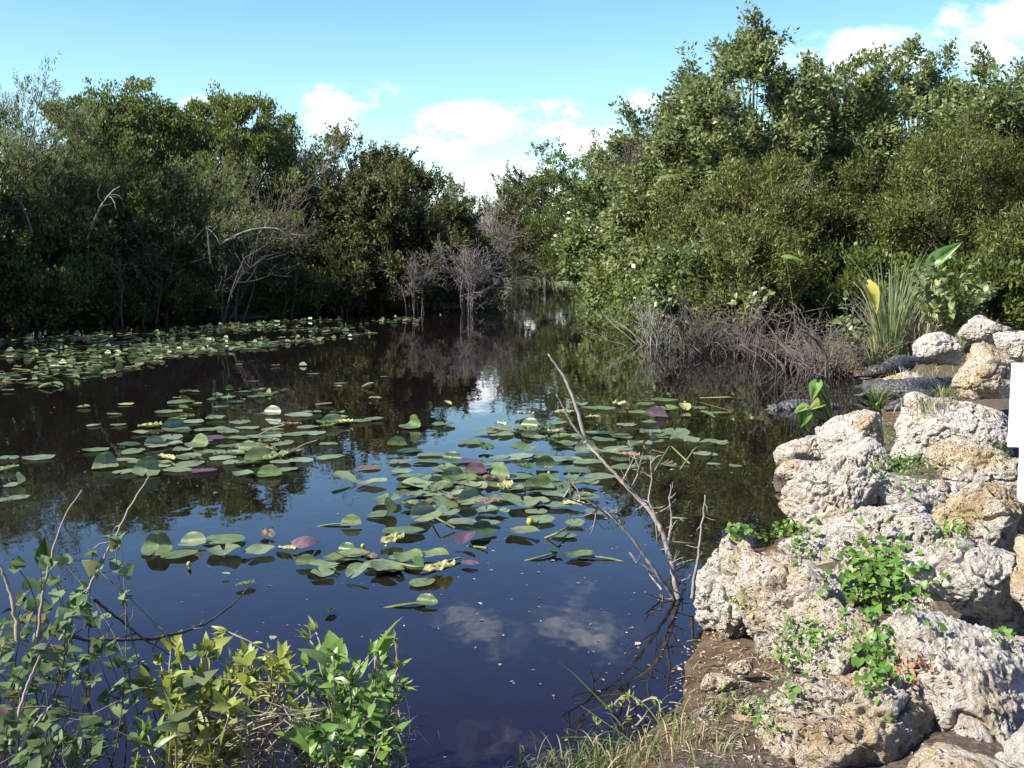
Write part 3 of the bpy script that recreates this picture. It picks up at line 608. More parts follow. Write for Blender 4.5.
def brush(label, px, top, dep, wpx, n, seed, droop=.5, mat=None, rad=.008, name='dead_brush', group='dead brush at the right waterline'):
    rng = np.random.default_rng(8000 + seed); b = D(px, 340, dep); g0 = max(gz(b.x, b.y), -.05); H = D(px, top, dep).z - g0; W = wpx * dep / F
    root = empty(name, (b.x, b.y, g0), label, 'brush', group); g = Geo()
    for k in range(n):
        p0 = np.array([rng.normal(0, W * .16), rng.normal(0, W * .12), -.1]); a = rng.normal(0, .9)
        top_ = p0 + np.array([rng.normal(0, W * .25), rng.normal(-.1, W * .18), H * rng.uniform(.45, 1.1)])
        end = top_ + np.array([rng.normal(0, W * .18), rng.normal(0, W * .15), H * rng.uniform(-droop, .35)])
        pl = bez(p0, top_, end, 7) + rng.normal(0, .015, (7, 3)); g.tube(pl, np.linspace(rad * 1.5, rad * .5, 7) * rng.uniform(.4, 1.2) * (2.4 if rng.random() < .06 else 1), 3)
        for q in range(4):
            i = rng.integers(2, 7); e = pl[i] + rng.normal(0, .16, 3) + [0, 0, rng.uniform(-.1, .2)]; g.tube([pl[i], (pl[i] + e) / 2 + rng.normal(0, .03, 3), e], [rad * .6, rad * .5, rad * .3], 3)
    g.build('twigs', mat or M_brush, root, True); return root
brush('tan grey mound of dead brush at the right waterline', 706, 298, 25.6, 80, 150, 1, .8)
brush('grey dead brush drooping to the water right of the tan grey mound', 758, 308, 24.5, 72, 55, 2, .7)
brush('tangle of bare brown sticks beside the tall sedge', 810, 312, 21.8, 100, 46, 3, .3, M_dead, .009)
brush('dark bare sticks leaning into the water near the sedge', 830, 330, 20.5, 90, 60, 4, .4, M_brush, .010)
brush('thin pale sticks slanting from the yellowish bush into the water', 660, 300, 28, 70, 60, 5, .2, M_bark_pale, .010)

# ------------------------------------------------------------------ understory masses along both banks
def undergrowth(label, line, n, hgt, seed, back=.3):
    rng = np.random.default_rng(seed); g = Geo(); pts = np.array([[P(x, y).x, P(x, y).y] for x, y in line]); seg = rng.integers(0, len(pts) - 1, n // 40); t = rng.random(len(seg))[:, None]
    c = pts[seg] * (1 - t) + pts[seg + 1] * t; c += np.c_[rng.normal(0, .5, len(seg)), np.abs(rng.normal(0, 1.8, len(seg))) + back]
    z = np.maximum(ground_z(c), 0); c3 = np.c_[c, z + rng.random(len(seg)) ** 1.5 * hgt + .1]
    c3 = np.repeat(c3, 40, 0); m = len(c3); p = c3 + rng.normal(0, .28, (m, 3)); p[:, 2] = np.maximum(p[:, 2], .04)
    g.quads(p, rng.normal(size=(m, 3)) + [0, 0, .4], nrm(rng.normal(size=(m, 3)) + [0, -.2, .7]), rng.uniform(.1, .2, m), rng.uniform(.04, .09, m), np.clip(rng.normal(.4, .2, m), 0, .9))
    tag(g.build('undergrowth', M_ever), label, 'undergrowth', kind='stuff')
undergrowth('dark leafy undergrowth under the trees of the left bank', [(-400, 335), (0, 327), (250, 317), (330, 311), (400, 309), (490, 304)], 110000, 2.6, 41, .1)
undergrowth('dark thicket low along the far end of the channel', [(500, 279), (520, 277), (545, 276), (590, 280), (600, 290)], 40000, 3.0, 43, .5)
undergrowth('dark leafy undergrowth under the trees of the right bank', [(590, 290), (612, 311), (640, 331), (690, 342), (760, 346), (870, 346), (960, 340), (1060, 340)], 50000, 1.5, 42, .8)

# ------------------------------------------------------------------ lily pads
def padmat(name, cols, rough=.42):
    m, t = newmat(name); tcn = nd(t, 'ShaderNodeTexCoord'); oi = nd(t, 'ShaderNodeObjectInfo')
    n = nd(t, 'ShaderNodeTexNoise'); n.inputs['Scale'].default_value = 5; n.inputs['Detail'].default_value = 5; n.noise_dimensions = '4D'
    t.links.new(tcn.outputs['Object'], n.inputs['Vector']); t.links.new(mth(t, 'MULTIPLY', oi.outputs['Random'], 50), n.inputs['W'])
    f = mth(t, 'ADD', n.outputs[0], mth(t, 'MULTIPLY', mth(t, 'SUBTRACT', oi.outputs['Random'], .5), .45), clamp=True)
    c = ramp(t, f, [(.2, cols[0]), (.55, cols[1]), (.85, cols[2])])
    # pale veins running out from the midrib
    at = nd(t, 'ShaderNodeAttribute', attribute_name='tint'); at2 = nd(t, 'ShaderNodeAttribute', attribute_name='along'); ay = mth(t, 'ABSOLUTE', at.outputs['Fac'])
    wv = mth(t, 'SINE', mth(t, 'MULTIPLY', mth(t, 'SUBTRACT', mth(t, 'MULTIPLY', ay, 1.3), at2.outputs['Fac']), 62))
    vein = mth(t, 'MULTIPLY', mth(t, 'SUBTRACT', wv, .8), 1.6, clamp=True)
    rib = mth(t, 'SUBTRACT', 1.0, mth(t, 'MULTIPLY', ay, 55, clamp=True))
    v = mth(t, 'MULTIPLY', mth(t, 'MAXIMUM', vein, rib), .35)
    # rusty blotches, and a browned rim that comes and goes
    n5 = nd(t, 'ShaderNodeTexNoise'); n5.inputs['Scale'].default_value = 9; n5.inputs['Detail'].default_value = 4; n5.noise_dimensions = '4D'; t.links.new(tcn.outputs['Object'], n5.inputs['Vector']); t.links.new(mth(t, 'MULTIPLY', oi.outputs['Random'], 91), n5.inputs['W'])
    r2 = mth(t, 'ADD', mth(t, 'MULTIPLY', mth(t, 'POWER', at2.outputs['Fac'], 2), 4), mth(t, 'MULTIPLY', mth(t, 'POWER', ay, 2), 5.4))
    spots = mth(t, 'MULTIPLY', mth(t, 'SUBTRACT', n5.outputs[0], mth(t, 'SUBTRACT', .72, mth(t, 'MULTIPLY', mth(t, 'MULTIPLY', mth(t, 'SUBTRACT', r2, .75), 1.0, clamp=True), .35))), 14, clamp=True)
    sm = nd(t, 'ShaderNodeMix', data_type='RGBA'); t.links.new(mth(t, 'MULTIPLY', spots, .75), sm.inputs[0]); t.links.new(c, sm.inputs[6]); sm.inputs[7].default_value = (.16, .10, .045, 1); c = sm.outputs[2]
    a = nd(t, 'ShaderNodeMix', data_type='RGBA'); t.links.new(v, a.inputs[0]); t.links.new(c, a.inputs[6]); a.inputs[7].default_value = (*[min(1, x * 1.5 + .05) for x in cols[2]], 1)
    p = nd(t, 'ShaderNodeBsdfPrincipled'); t.links.new(a.outputs[2], p.inputs['Base Color']); p.inputs['Roughness'].default_value = rough; p.inputs['Specular IOR Level'].default_value = .5
    b = nd(t, 'ShaderNodeBump'); b.inputs['Strength'].default_value = .35; b.inputs['Distance'].default_value = .01
    t.links.new(mth(t, 'ADD', n.outputs[0], mth(t, 'MULTIPLY', v, .6)), b.inputs['Height']); t.links.new(b.outputs[0], p.inputs['Normal'])
    tr = nd(t, 'ShaderNodeBsdfTranslucent'); h = nd(t, 'ShaderNodeHueSaturation'); h.inputs['Value'].default_value = 1.4; t.links.new(a.outputs[2], h.inputs['Color']); t.links.new(h.outputs[0], tr.inputs[0])
    mxs = nd(t, 'ShaderNodeMixShader'); mxs.inputs[0].default_value = .18; t.links.new(p.outputs[0], mxs.inputs[1]); t.links.new(tr.outputs[0], mxs.inputs[2])
    o = nd(t, 'ShaderNodeOutputMaterial'); t.links.new(mxs.outputs[0], o.inputs[0]); return m
PM = {'g': padmat('green_pad', [(.07, .11, .032), (.125, .17, .06), (.19, .24, .10)]),
      's': padmat('silvery_green_pad', [(.10, .135, .06), (.165, .21, .105), (.24, .285, .165)]),
      'd': padmat('dark_pad', [(.02, .045, .012), (.04, .08, .02), (.08, .12, .03)]),
      'y': padmat('yellow_pad', [(.20, .22, .06), (.38, .37, .14), (.52, .48, .25)]),
      'p': padmat('purple_pad', [(.055, .03, .04), (.11, .065, .075), (.17, .11, .12)]),
      'b': padmat('brown_pad', [(.10, .07, .035), (.19, .14, .08), (.30, .24, .16)]),
      'w': padmat('withered_pad', [(.30, .25, .15), (.45, .40, .28), (.60, .55, .42)])}
STEMM = plain('pad_stem', (.17, .20, .07), .5, (.10, .12, .04), 4)
PADUV = {}
def pad_shape(form, seed):
    rng = np.random.default_rng(seed); nt_, nr = 36, 7; dl = rng.uniform(.10, .24)
    th = np.linspace(-math.pi + dl, math.pi - dl, nt_); rr = np.linspace(0, 1, nr)[1:]
    ro = .5 * (1 + .10 * np.cos(th)) * (1 + .05 * np.cos(2 * th)) * (1 + .03 * np.sin(th * 3 + rng.uniform(0, 6)) + .02 * np.sin(th * 7 + rng.uniform(0, 6)))
    ro *= 1 - .10 * np.exp(-((math.pi - np.abs(th)) / .25) ** 2)
    X = (rr[:, None] * ro * np.cos(th)); Y = rr[:, None] * ro * np.sin(th) * .86; r2 = np.hypot(X, Y)
    e1, e2, e3 = rng.uniform(0, 6, 3); a = np.arctan2(Y, X)
    X0 = np.r_[0, X.ravel()]; Y0 = np.r_[0, Y.ravel()]
    Z = .018 * np.sin(2 * a + e1) * (r2 * 2) ** 2 + .012 * np.sin(5 * a + e2) * (r2 * 2) ** 3 + .02 * r2
    if form == 'flat': Z *= .7
    if form == 'cup': Z += .35 * r2 ** 2 + .05 * (r2 * 2) ** 3 * np.sin(3 * a + e3)
    if form == 'fold':                       # one lobe turned up along the midrib
        s = np.clip(Y, 0, 1); ang = np.clip(s * 3.2, 0, 1.0); Z += s * np.sin(ang); Y = np.where(Y > 0, s * np.cos(ang), Y)
    if form == 'tip':                        # tip curled up
        s = np.clip(X - .1, 0, 1); ang = np.clip(s * 4.2, 0, 1.5); Z += s * np.sin(ang); X = np.where(X > .1, .1 + s * np.cos(ang), X)
    if form == 'crumple':
        q = np.c_[X.ravel() * 5, Y.ravel() * 5, np.full(X.size, seed)]; nz_ = fbm(q, 3, seed).reshape(X.shape); Z += .13 * np.abs(nz_) + .22 * np.abs(Y) ** 1.3; Y = Y * .72
    if form == 'up':                         # raised, tilted to the viewer
        Z2 = X * math.sin(.30) + .05 + .5 * np.abs(Y) ** 1.5; X = X * math.cos(.30); Z = Z2 + .06 + Z * .5
    if form == 'dome': Z += .20 - .75 * r2 ** 2
    V = np.vstack([[[0, 0, float(Z[0].mean())]], np.stack([X, Y, Z], -1).reshape(-1, 3)])
    Qs = []; T = []
    for i in range(nr - 2):
        for j in range(nt_ - 1): b0 = 1 + i * nt_ + j; Qs.append([b0, b0 + nt_, b0 + nt_ + 1, b0 + 1])
    for j in range(nt_ - 1): T.append([0, 1 + j, 2 + j])
    if form == 'crumple' or form == 'dome' or form == 'fold': V[:, 2] -= V[:, 2].min()
    PADUV[id(V)] = (X0, Y0); return V, np.array(Qs), np.array(T)
FORMS = {'f': 'flat', 'c': 'cup', 'o': 'fold', 't': 'tip', 'x': 'crumple', 'u': 'up', 'm': 'dome'}
SHAPES = {}
for k, fm in FORMS.items():
    for v in range(4 if k in 'fc' else 3): SHAPES[(k, v)] = pad_shape(fm, ord(k) * 10 + v)
PADMESH = {}; PADN = [0]
prng = np.random.default_rng(77)
FORMTXT = {'f': 'flat', 'c': 'slightly cupped', 'o': 'lily pad with one lobe folded up', 't': 'tip curled up', 'x': 'crumpled', 'u': 'raised and tilted', 'm': 'domed'}
COLTXT = {'g': 'green', 's': 'silvery green', 'd': 'dark green', 'y': 'yellow', 'p': 'purplish', 'b': 'brown', 'w': 'withered cream'}
def pad(px, py, w, code, where, group, label=None, yaw=None, stem=None):
    fk, ck = code[0], code[1]
    if label is None and fk in 'ut' and prng.random() < .5: fk = 'cf'[fk == 't']
    v = int(prng.integers(0, 4 if fk in 'fc' else 3)); key = (fk, v, ck)
    if key not in PADMESH:
        V, Qf, T = SHAPES[(fk, v)]; o = mk('lily_pad', V, [Qf, T], PM[ck], tint=PADUV[id(V)][1], smooth=True); al = o.data.attributes.new('along', 'FLOAT', 'POINT'); al.data.foreach_set('value', PADUV[id(V)][0].astype(np.float32)); PADMESH[key] = o.data
    else:
        o = bpy.data.objects.new('lily_pad', PADMESH[key]); COL.objects.link(o)
    PADN[0] += 1; p = P(px, py, .012 + .0009 * (PADN[0] % 17)); s = w * p.y / F * {'u': .74, 'x': .95, 'o': .95}.get(fk, .92); s = max(s, .05)
    ya = {'u': R(90) + prng.normal(0, .7), 'o': prng.normal(0, .6), 't': R(60) + prng.normal(0, .9)}.get(fk, prng.uniform(0, 6.283)) if yaw is None else R(yaw)
    tl = .05 if fk in 'fc' else .1
    o.location = p + Vector((0, 0, s * .02)); o.scale = (s * prng.uniform(.92, 1.08), s, s); o.rotation_euler = (prng.normal(0, tl * .5), prng.normal(0, tl * .5), ya)
    if label is None:
        label = {'f': 'flat %s lily pad', 'c': 'cupped %s lily pad', 'o': 'folded %s lily pad', 't': 'curled tip %s lily pad', 'x': 'crumpled %s lily pad', 'u': 'raised %s lily pad', 'm': 'domed %s lily pad'}[fk] % COLTXT[ck] + ' ' + where
    tag(o, label, 'lily pad', group)
    if stem:
        g = Geo(); inv = o.matrix_basis.inverted(); pts = [np.array(inv @ Vector(q)) for q in stem_pts(px, py, stem)]
        g.tube(pts, .009 / s, 5); g.build('leaf_stalk', STEMM, o, True)
    return o
def stem_pts(px, py, st):
    a = P(px, py, .012); m = P(st[0], st[1], .03); e = P(st[2], st[3], -.06); return [tuple(x) for x in bez(np.array(a), np.array(m), np.array(e), 8)]
PADS = [
 # front string of pads
 (156, 551, 40, 'ts', 'A'), (178, 555, 42, 'fg', 'A'), (191, 544, 30, 'os', 'A'), (222, 540, 46, 'tg', 'A'), (224, 552, 46, 'cs', 'A'), (257, 553, 38, 'us', 'A'),
 (325, 567, 34, 'cg', 'B'), (322, 574, 30, 'us', 'B'), (305, 563, 22, 'og', 'B'), (333, 559, 30, 'cg', 'B'), (354, 556, 40, 'cg', 'B'), (356, 575, 36, 'us', 'B'), (388, 570, 42, 'cs', 'B'), (409, 559, 40, 'cg', 'B'), (432, 556, 36, 'cg', 'B'), (401, 531, 44, 'fg', 'B'), (345, 552, 24, 'od', 'B'),
 (423, 582, 32, 'fg', 'B'), (414, 566, 28, 'od', 'B'),
 # central patch
 (384, 515, 42, 'tg', 'C'), (388, 501, 38, 'cg', 'C'), (424, 517, 38, 'os', 'C'), (463, 522, 34, 'fs', 'C'), (488, 522, 26, 'fs', 'C'), (500, 512, 24, 'cs', 'C'), (524, 533, 40, 'cs', 'C'), (540, 520, 38, 'fg', 'C'), (524, 504, 44, 'cs', 'C'), (482, 532, 28, 'od', 'C'), (503, 497, 36, 'fg', 'C'), (556, 505, 32, 'fs', 'C'), (552, 494, 30, 'ts', 'C'), (575, 522, 26, 'fg', 'C'), (563, 535, 30, 'fg', 'C'),
 (345, 482, 36, 'us', 'C'), (369, 484, 34, 'cs', 'C'), (418, 486, 40, 'cs', 'C'), (410, 496, 32, 'cg', 'C'), (437, 491, 36, 'xg', 'C'), (440, 503, 42, 'fg', 'C'), (455, 496, 40, 'us', 'C'), (470, 488, 34, 'cs', 'C'), (470, 502, 34, 'os', 'C'), (425, 505, 28, 'xb', 'C'), (447, 512, 34, 'fs', 'C'), (487, 504, 30, 'xb', 'C'), (505, 487, 26, 'xy', 'C'), (520, 489, 30, 'cg', 'C'), (536, 488, 38, 'us', 'C'), (548, 480, 32, 'fg', 'C'), (516, 477, 36, 'fg', 'C'), (497, 477, 30, 'og', 'C'), (454, 480, 34, 'og', 'C'), (432, 477, 30, 'fs', 'C'),
 (400, 462, 30, 'fs', 'C'), (401, 471, 26, 'fs', 'C'), (412, 476, 30, 'fg', 'C'), (474, 472, 24, 'op', 'C'), (491, 467, 36, 'cg', 'C'), (524, 468, 28, 'xd', 'C'), (546, 466, 26, 'od', 'C'), (562, 459, 30, 'fg', 'C'), (548, 476, 26, 'fg', 'C'), (517, 457, 34, 'fs', 'C'), (523, 450, 38, 'cg', 'C'), (540, 455, 30, 'fg', 'C'), (487, 449, 26, 'xd', 'C'), (470, 443, 32, 'fg', 'C'), (433, 455, 32, 'fs', 'C'), (450, 460, 22, 'od', 'C'), (409, 451, 30, 'fd', 'C'), (396, 445, 22, 'od', 'C'), (425, 461, 30, 'fg', 'C'), (445, 470, 36, 'fs', 'C'), (466, 461, 26, 'fp', 'C'), (578, 470, 30, 'fg', 'C'), (585, 484, 34, 'cg', 'C'), (588, 497, 32, 'fg', 'C'), (572, 505, 26, 'xy', 'C'), (595, 512, 28, 'fs', 'C'),
 # back edge of the central patch
 (410, 427, 28, 'tg', 'D'), (444, 424, 32, 'fg', 'D'), (501, 425, 20, 'xy', 'D'), (485, 432, 28, 'fs', 'D'), (528, 428, 26, 'od', 'D'), (501, 435, 32, 'fg', 'D'), (536, 437, 24, 'fs', 'D'), (546, 430, 30, 'xd', 'D'), (556, 423, 24, 'fg', 'D'), (515, 430, 34, 'fg', 'D'), (560, 438, 30, 'cg', 'D'), (575, 436, 26, 'fg', 'D'),
 # right patch
 (663, 400, 34, 'fg', 'E'), (578, 405, 24, 'us', 'E'), (603, 408, 28, 'fg', 'E'), (656, 416, 26, 'op', 'E'), (669, 410, 30, 'cg', 'E'), (698, 408, 22, 'fg', 'E'), (708, 417, 22, 'us', 'E'), (720, 413, 24, 'fg', 'E'), (626, 425, 26, 'fs', 'E'), (675, 432, 40, 'fs', 'E'), (599, 433, 30, 'fd', 'E'), (660, 437, 24, 'fg', 'E'), (685, 442, 40, 'cs', 'E'), (716, 444, 30, 'cg', 'E'), (704, 454, 28, 'fs', 'E'), (605, 440, 30, 'fg', 'E'), (640, 445, 32, 'cs', 'E'), (619, 449, 36, 'fs', 'E'), (646, 458, 26, 'fs', 'E'), (620, 459, 26, 'fd', 'E'), (667, 464, 24, 'fs', 'E'), (624, 467, 32, 'fg', 'E'), (605, 453, 28, 'cg', 'E'), (599, 477, 40, 'fs', 'E'), (714, 464, 16, 'fs', 'E'), (736, 466, 16, 'fs', 'E'), (572, 459, 28, 'fs', 'E'), (568, 445, 26, 'cg', 'E'), (590, 462, 32, 'fg', 'E'), (585, 450, 24, 'os', 'E'), (645, 404, 22, 'fg', 'E'), (592, 418, 20, 'xy', 'E'), (566, 413, 22, 'xy', 'E'), (636, 412, 22, 'fg', 'E'), (590, 408, 22, 'fg', 'E'),
 # left middle patch
 (94, 450, 28, 'tg', 'F'), (105, 468, 34, 'ts', 'F'), (124, 472, 30, 'ts', 'F'), (146, 473, 36, 'ts', 'F'), (141, 462, 28, 'fs', 'F'), (134, 451, 28, 'fs', 'F'), (155, 446, 26, 'os', 'F'), (182, 451, 24, 'us', 'F'), (167, 459, 26, 'xy', 'F'), (191, 464, 34, 'fs', 'F'), (176, 470, 30, 'fg', 'F'), (202, 471, 32, 'fp', 'F'), (243, 475, 28, 'us', 'F'), (268, 475, 26, 'og', 'F'), (285, 470, 24, 'fs', 'F'), (214, 452, 32, 'fs', 'F'), (224, 458, 30, 'fs', 'F'), (238, 446, 28, 'ts', 'F'), (240, 438, 28, 'fs', 'F'), (282, 443, 32, 'fs', 'F'), (292, 435, 34, 'fs', 'F'), (315, 433, 30, 'fs', 'F'), (309, 427, 26, 'fg', 'F'), (249, 428, 26, 'fs', 'F'), (240, 422, 28, 'fs', 'F'), (215, 419, 24, 'us', 'F'), (152, 427, 26, 'xy', 'F'), (174, 430, 30, 'os', 'F'), (171, 437, 32, 'fs', 'F'), (212, 438, 30, 'fp', 'F'), (191, 422, 26, 'fs', 'F'), (176, 419, 18, 'fs', 'F'), (167, 412, 28, 'fg', 'F'), (182, 402, 30, 'fg', 'F'), (270, 414, 22, 'os', 'F'), (297, 415, 32, 'fs', 'F'), (323, 404, 20, 'fb', 'F'), (312, 412, 28, 'fs', 'F'), (339, 421, 24, 'us', 'F'), (361, 421, 24, 'fs', 'F'), (344, 423, 22, 'xy', 'F'), (373, 419, 22, 'fg', 'F'), (330, 444, 22, 'fg', 'F'), (332, 457, 30, 'fs', 'F'), (368, 468, 28, 'fb', 'F'), (127, 404, 16, 'fy', 'F'), (114, 414, 16, 'fg', 'F'), (118, 425, 20, 'fs', 'F'), (94, 425, 16, 'fs', 'F'), (262, 450, 32, 'xb', 'F'), (258, 460, 34, 'og', 'F'), (247, 462, 28, 'fg', 'F'), (272, 459, 34, 'xg', 'F'), (295, 452, 24, 'xb', 'F'), (282, 462, 30, 'fs', 'F'), (300, 460, 30, 'fs', 'F'), (206, 430, 30, 'fg', 'F'), (228, 432, 28, 'fs', 'F'), (258, 437, 30, 'fs', 'F'), (272, 430, 30, 'fg', 'F'), (198, 444, 30, 'fs', 'F'), (190, 456, 30, 'fs', 'F'), (160, 466, 28, 'fs', 'F'), (122, 460, 26, 'fg', 'F'),
 # left edge
 (8, 458, 28, 'fs', 'G'), (36, 458, 32, 'fs', 'G'), (6, 470, 24, 'xs', 'G'), (16, 485, 30, 'ts', 'G'), (20, 497, 26, 'fs', 'G'), (2, 500, 24, 'fg', 'G')]
GRP = {'A': ('in the short string nearest the left foreground', 'lily pads in the left front string'), 'B': ('in the near front group left of the yellow crumpled pad', 'lily pads in the near front group'),
       'C': ('in the large central patch', 'lily pads in the large central patch'), 'D': ('at the back edge of the central patch', 'lily pads at the back of the central patch'), 'E': ('in the right patch behind the dead branch', 'lily pads in the right patch'),
       'F': ('in the left middle patch', 'lily pads in the left middle patch'), 'G': ('at the left picture edge', 'lily pads at the left edge')}
for (px, py, w, code, gk) in PADS: pad(px, py, w, code, *GRP[gk])
frng = np.random.default_rng(21); fill = []
for gk, cx_, cy_, rx_, ry_, n_, w_ in [('C', 470, 486, 110, 40, 26, 32), ('C', 540, 490, 60, 36, 9, 30), ('F', 215, 446, 120, 30, 24, 27), ('E', 650, 440, 80, 28, 11, 26), ('B', 385, 562, 60, 14, 6, 32), ('D', 520, 432, 60, 10, 5, 26), ('F', 310, 425, 60, 14, 6, 24)]:
    for k in range(n_): fill.append((cx_ + frng.normal(0, .42) * rx_, cy_ + frng.normal(0, .42) * ry_, w_ * frng.uniform(.6, 1.15), ['fg', 'fs', 'fg', 'cs', 'fd', 'cg', 'og', 'xg', 'fg', 'xb'][frng.integers(0, 10)], gk))
for (px, py, w, code, gk) in fill: pad(px, py, w, code, *GRP[gk])
pad(393, 541, 36, 'xy', *GRP['B'], label='domed ragged yellow lily pad, brightest of the near front group')
pad(440, 570, 46, 'xy', *GRP['B'], label='long crumpled yellow lily pad lying beside the purple pad')
pad(465, 542, 34, 'up', *GRP['B'], label='round purple lily pad standing up from the water')
pad(471, 563, 20, 'fp', *GRP['B'], label='small purple lily pad floating in front of the standing one')
pad(307, 546, 36, 'mp', *GRP['B'], label='dark maroon domed lily pad next to a yellow strip')
pad(287, 550, 26, 'xy', *GRP['B'], label='narrow yellow folded lily pad beside the maroon dome')
pad(268, 536, 26, 'xb', *GRP['A'], label='withered brown curled lily pad behind the left front string')
pad(247, 585, 22, 'xg', *GRP['A'], label='small dried lily pad at the tip of the drooping twig')
pad(331, 611, 18, 'xd', *GRP['B'], label='small ragged dark lily pad alone in front')
pad(425, 603, 24, 'og', *GRP['B'], label='small folded lily pad trailing two long stalks', stem=(395, 604, 355, 616))
pad(577, 556, 30, 'cg', *GRP['C'], label='green lily pad with a long curved stalk reaching right', stem=(625, 556, 640, 572))
pad(556, 553, 16, 'xd', *GRP['C'], label='dark ragged lily pad standing beside the long stalked one', stem=(530, 560, 505, 566))
pad(350, 524, 24, 'og', *GRP['C'], label='thin lily pad seen edge on with its stalk trailing left', stem=(325, 522, 293, 535), yaw=0)
pad(525, 415, 24, 'xw', *GRP['D'], label='pale yellow curled lily pad alone in the blue reflection')
pad(555, 432, 20, 'xw', *GRP['D'], label='dried cream lily pad left of the dead branch')
pad(619, 405, 26, 'xy', *GRP['E'], label='crumpled yellow lily pad at the back left of the right patch')
pad(685, 409, 20, 'uy', *GRP['E'], label='bright yellow upright lily pad in the right patch')
pad(226, 574, 9, 'xw', *GRP['A'], label='small white withered petal like pad floating alone')
pad(448, 404, 12, 'uy', 'alone', 'lily pads in the large central patch', label='tiny yellow upright leaf in the dark reflection')
# scattered leaves of the long band along the left bank: the largest as things, the rest as one object
band = []
def in_band(x):
    """upper and lower edge of the band at pixel column x"""
    lo = np.interp(x, [-60, 0, 60, 120, 180, 250, 330, 420], [398, 392, 388, 372, 355, 350, 340, 326]); hi = np.interp(x, [-60, 0, 100, 200, 300, 420], [340, 338, 332, 326, 320, 317]); return hi, lo
srng = np.random.default_rng(5)
while len(band) < 1050:
    x = srng.uniform(-60, 420); hi, lo = in_band(x); y = hi + (lo - hi) * srng.random() ** (1.25)
    if x < 130 and srng.random() < .35: continue
    q_ = P(x, y)
    if vnoise(np.array([[q_.x * .55, q_.y * .35, 3.]]), 12)[0] + srng.normal(0, .22) < -.08: continue
    if x > 330 and srng.random() < (x - 330) / 110: continue
    band.append((x, y))
for k in range(26): band.append((srng.normal(235, 22), srng.normal(396, 5)))
for k in range(24): band.append((srng.uniform(60, 400), srng.uniform(350, 410)))
band.sort(key=lambda q: -q[1])
cbox = ['fg', 'fs', 'fg', 'cs', 'os', 'ts', 'us', 'fg', 'fd', 'og', 'cs', 'fy', 'fg', 'xb', 'fs', 'tg']
rest = Geo(); NB = max(0, 296 - PADN[0])
for k, (x, y) in enumerate(band):
    c = cbox[srng.integers(0, len(cbox))]; ww = srng.uniform(.13, .25)
    if k < NB:
        side = 'left part' if x < 130 else 'middle part' if x < 260 else 'right part'
        pad(x, y, ww * F / P(x, y).y, c, 'in the %s of the left bank band' % side, 'lily pads along the left bank')
    else:
        V, Qf, T = SHAPES[(c[0], int(srng.integers(0, 3)))]; a = srng.uniform(0, 6.28); ca, sa = math.cos(a), math.sin(a); p = np.array(P(x, y, .012 + .0009 * (k % 17)))
        V2 = np.c_[V[:, 0] * ca - V[:, 1] * sa, V[:, 0] * sa + V[:, 1] * ca, V[:, 2]] * ww + p
        rest.add(V2, Qf, T, {'g': .45, 's': .75, 'd': .2, 'y': .95, 'p': .1, 'b': 1.}.get(c[1], .5) if c[1] != 'p' else .15)
M_padmass = leafmat('distant_pad', [(0, (.03, .045, .02)), (.45, (.075, .115, .04)), (.75, (.135, .18, .075)), (.92, (.28, .28, .08)), (1, (.20, .15, .08))], .35, .15, .5)
tag(rest.build('floating_leaves', M_padmass, smooth=True), 'mass of small lily pads along the shaded left bank', 'lily pads', kind='stuff')

# flower buds and loose stalks standing among the pads
M_budm = plain('bud_green_yellow', (.36, .30, .05), .5, (.20, .22, .05), 30)
def bud(px, py, label, r=.017):
    p = P(px, py, .03); V, T = ICO[5]; o = mk('flower_bud', V * [r, r, r * 1.15], T, M_budm, smooth=True); o.location = p; tag(o, label, 'flower bud', 'lily buds')
    g = Geo(); g.tube([(0, 0, -.2), (.01, 0, -.1), (0, 0, -r)], .008, 5); g.build('stalk', STEMM, o, True)
bud(189, 564, 'dark round lily bud below the left front string'); bud(363, 546, 'round lily bud left of the yellow dome pad'); bud(525, 490, 'yellow lily bud in the central patch'); bud(549, 473, 'yellow lily bud right of the dark crumpled pad'); bud(530, 522, 'yellow lily flower at the right of the central patch', .03); bud(685, 402, 'yellow lily bud standing in the right patch')
def stalk(pts, label, r=.009, z=.02):
    q = np.array([P(x, y, zz if zz is not None else z) for (x, y, zz) in pts]); n = len(q); o = q[0].copy(); g = Geo()
    t = np.linspace(0, 1, 12); ts = np.linspace(0, 1, n); pl = np.c_[[np.interp(t, ts, q[:, i]) for i in range(3)]].T
    g.tube(pl, r, 5); tag(g.build('lily_stalk', STEMM, None, True), label, 'stalk', 'loose lily stalks')
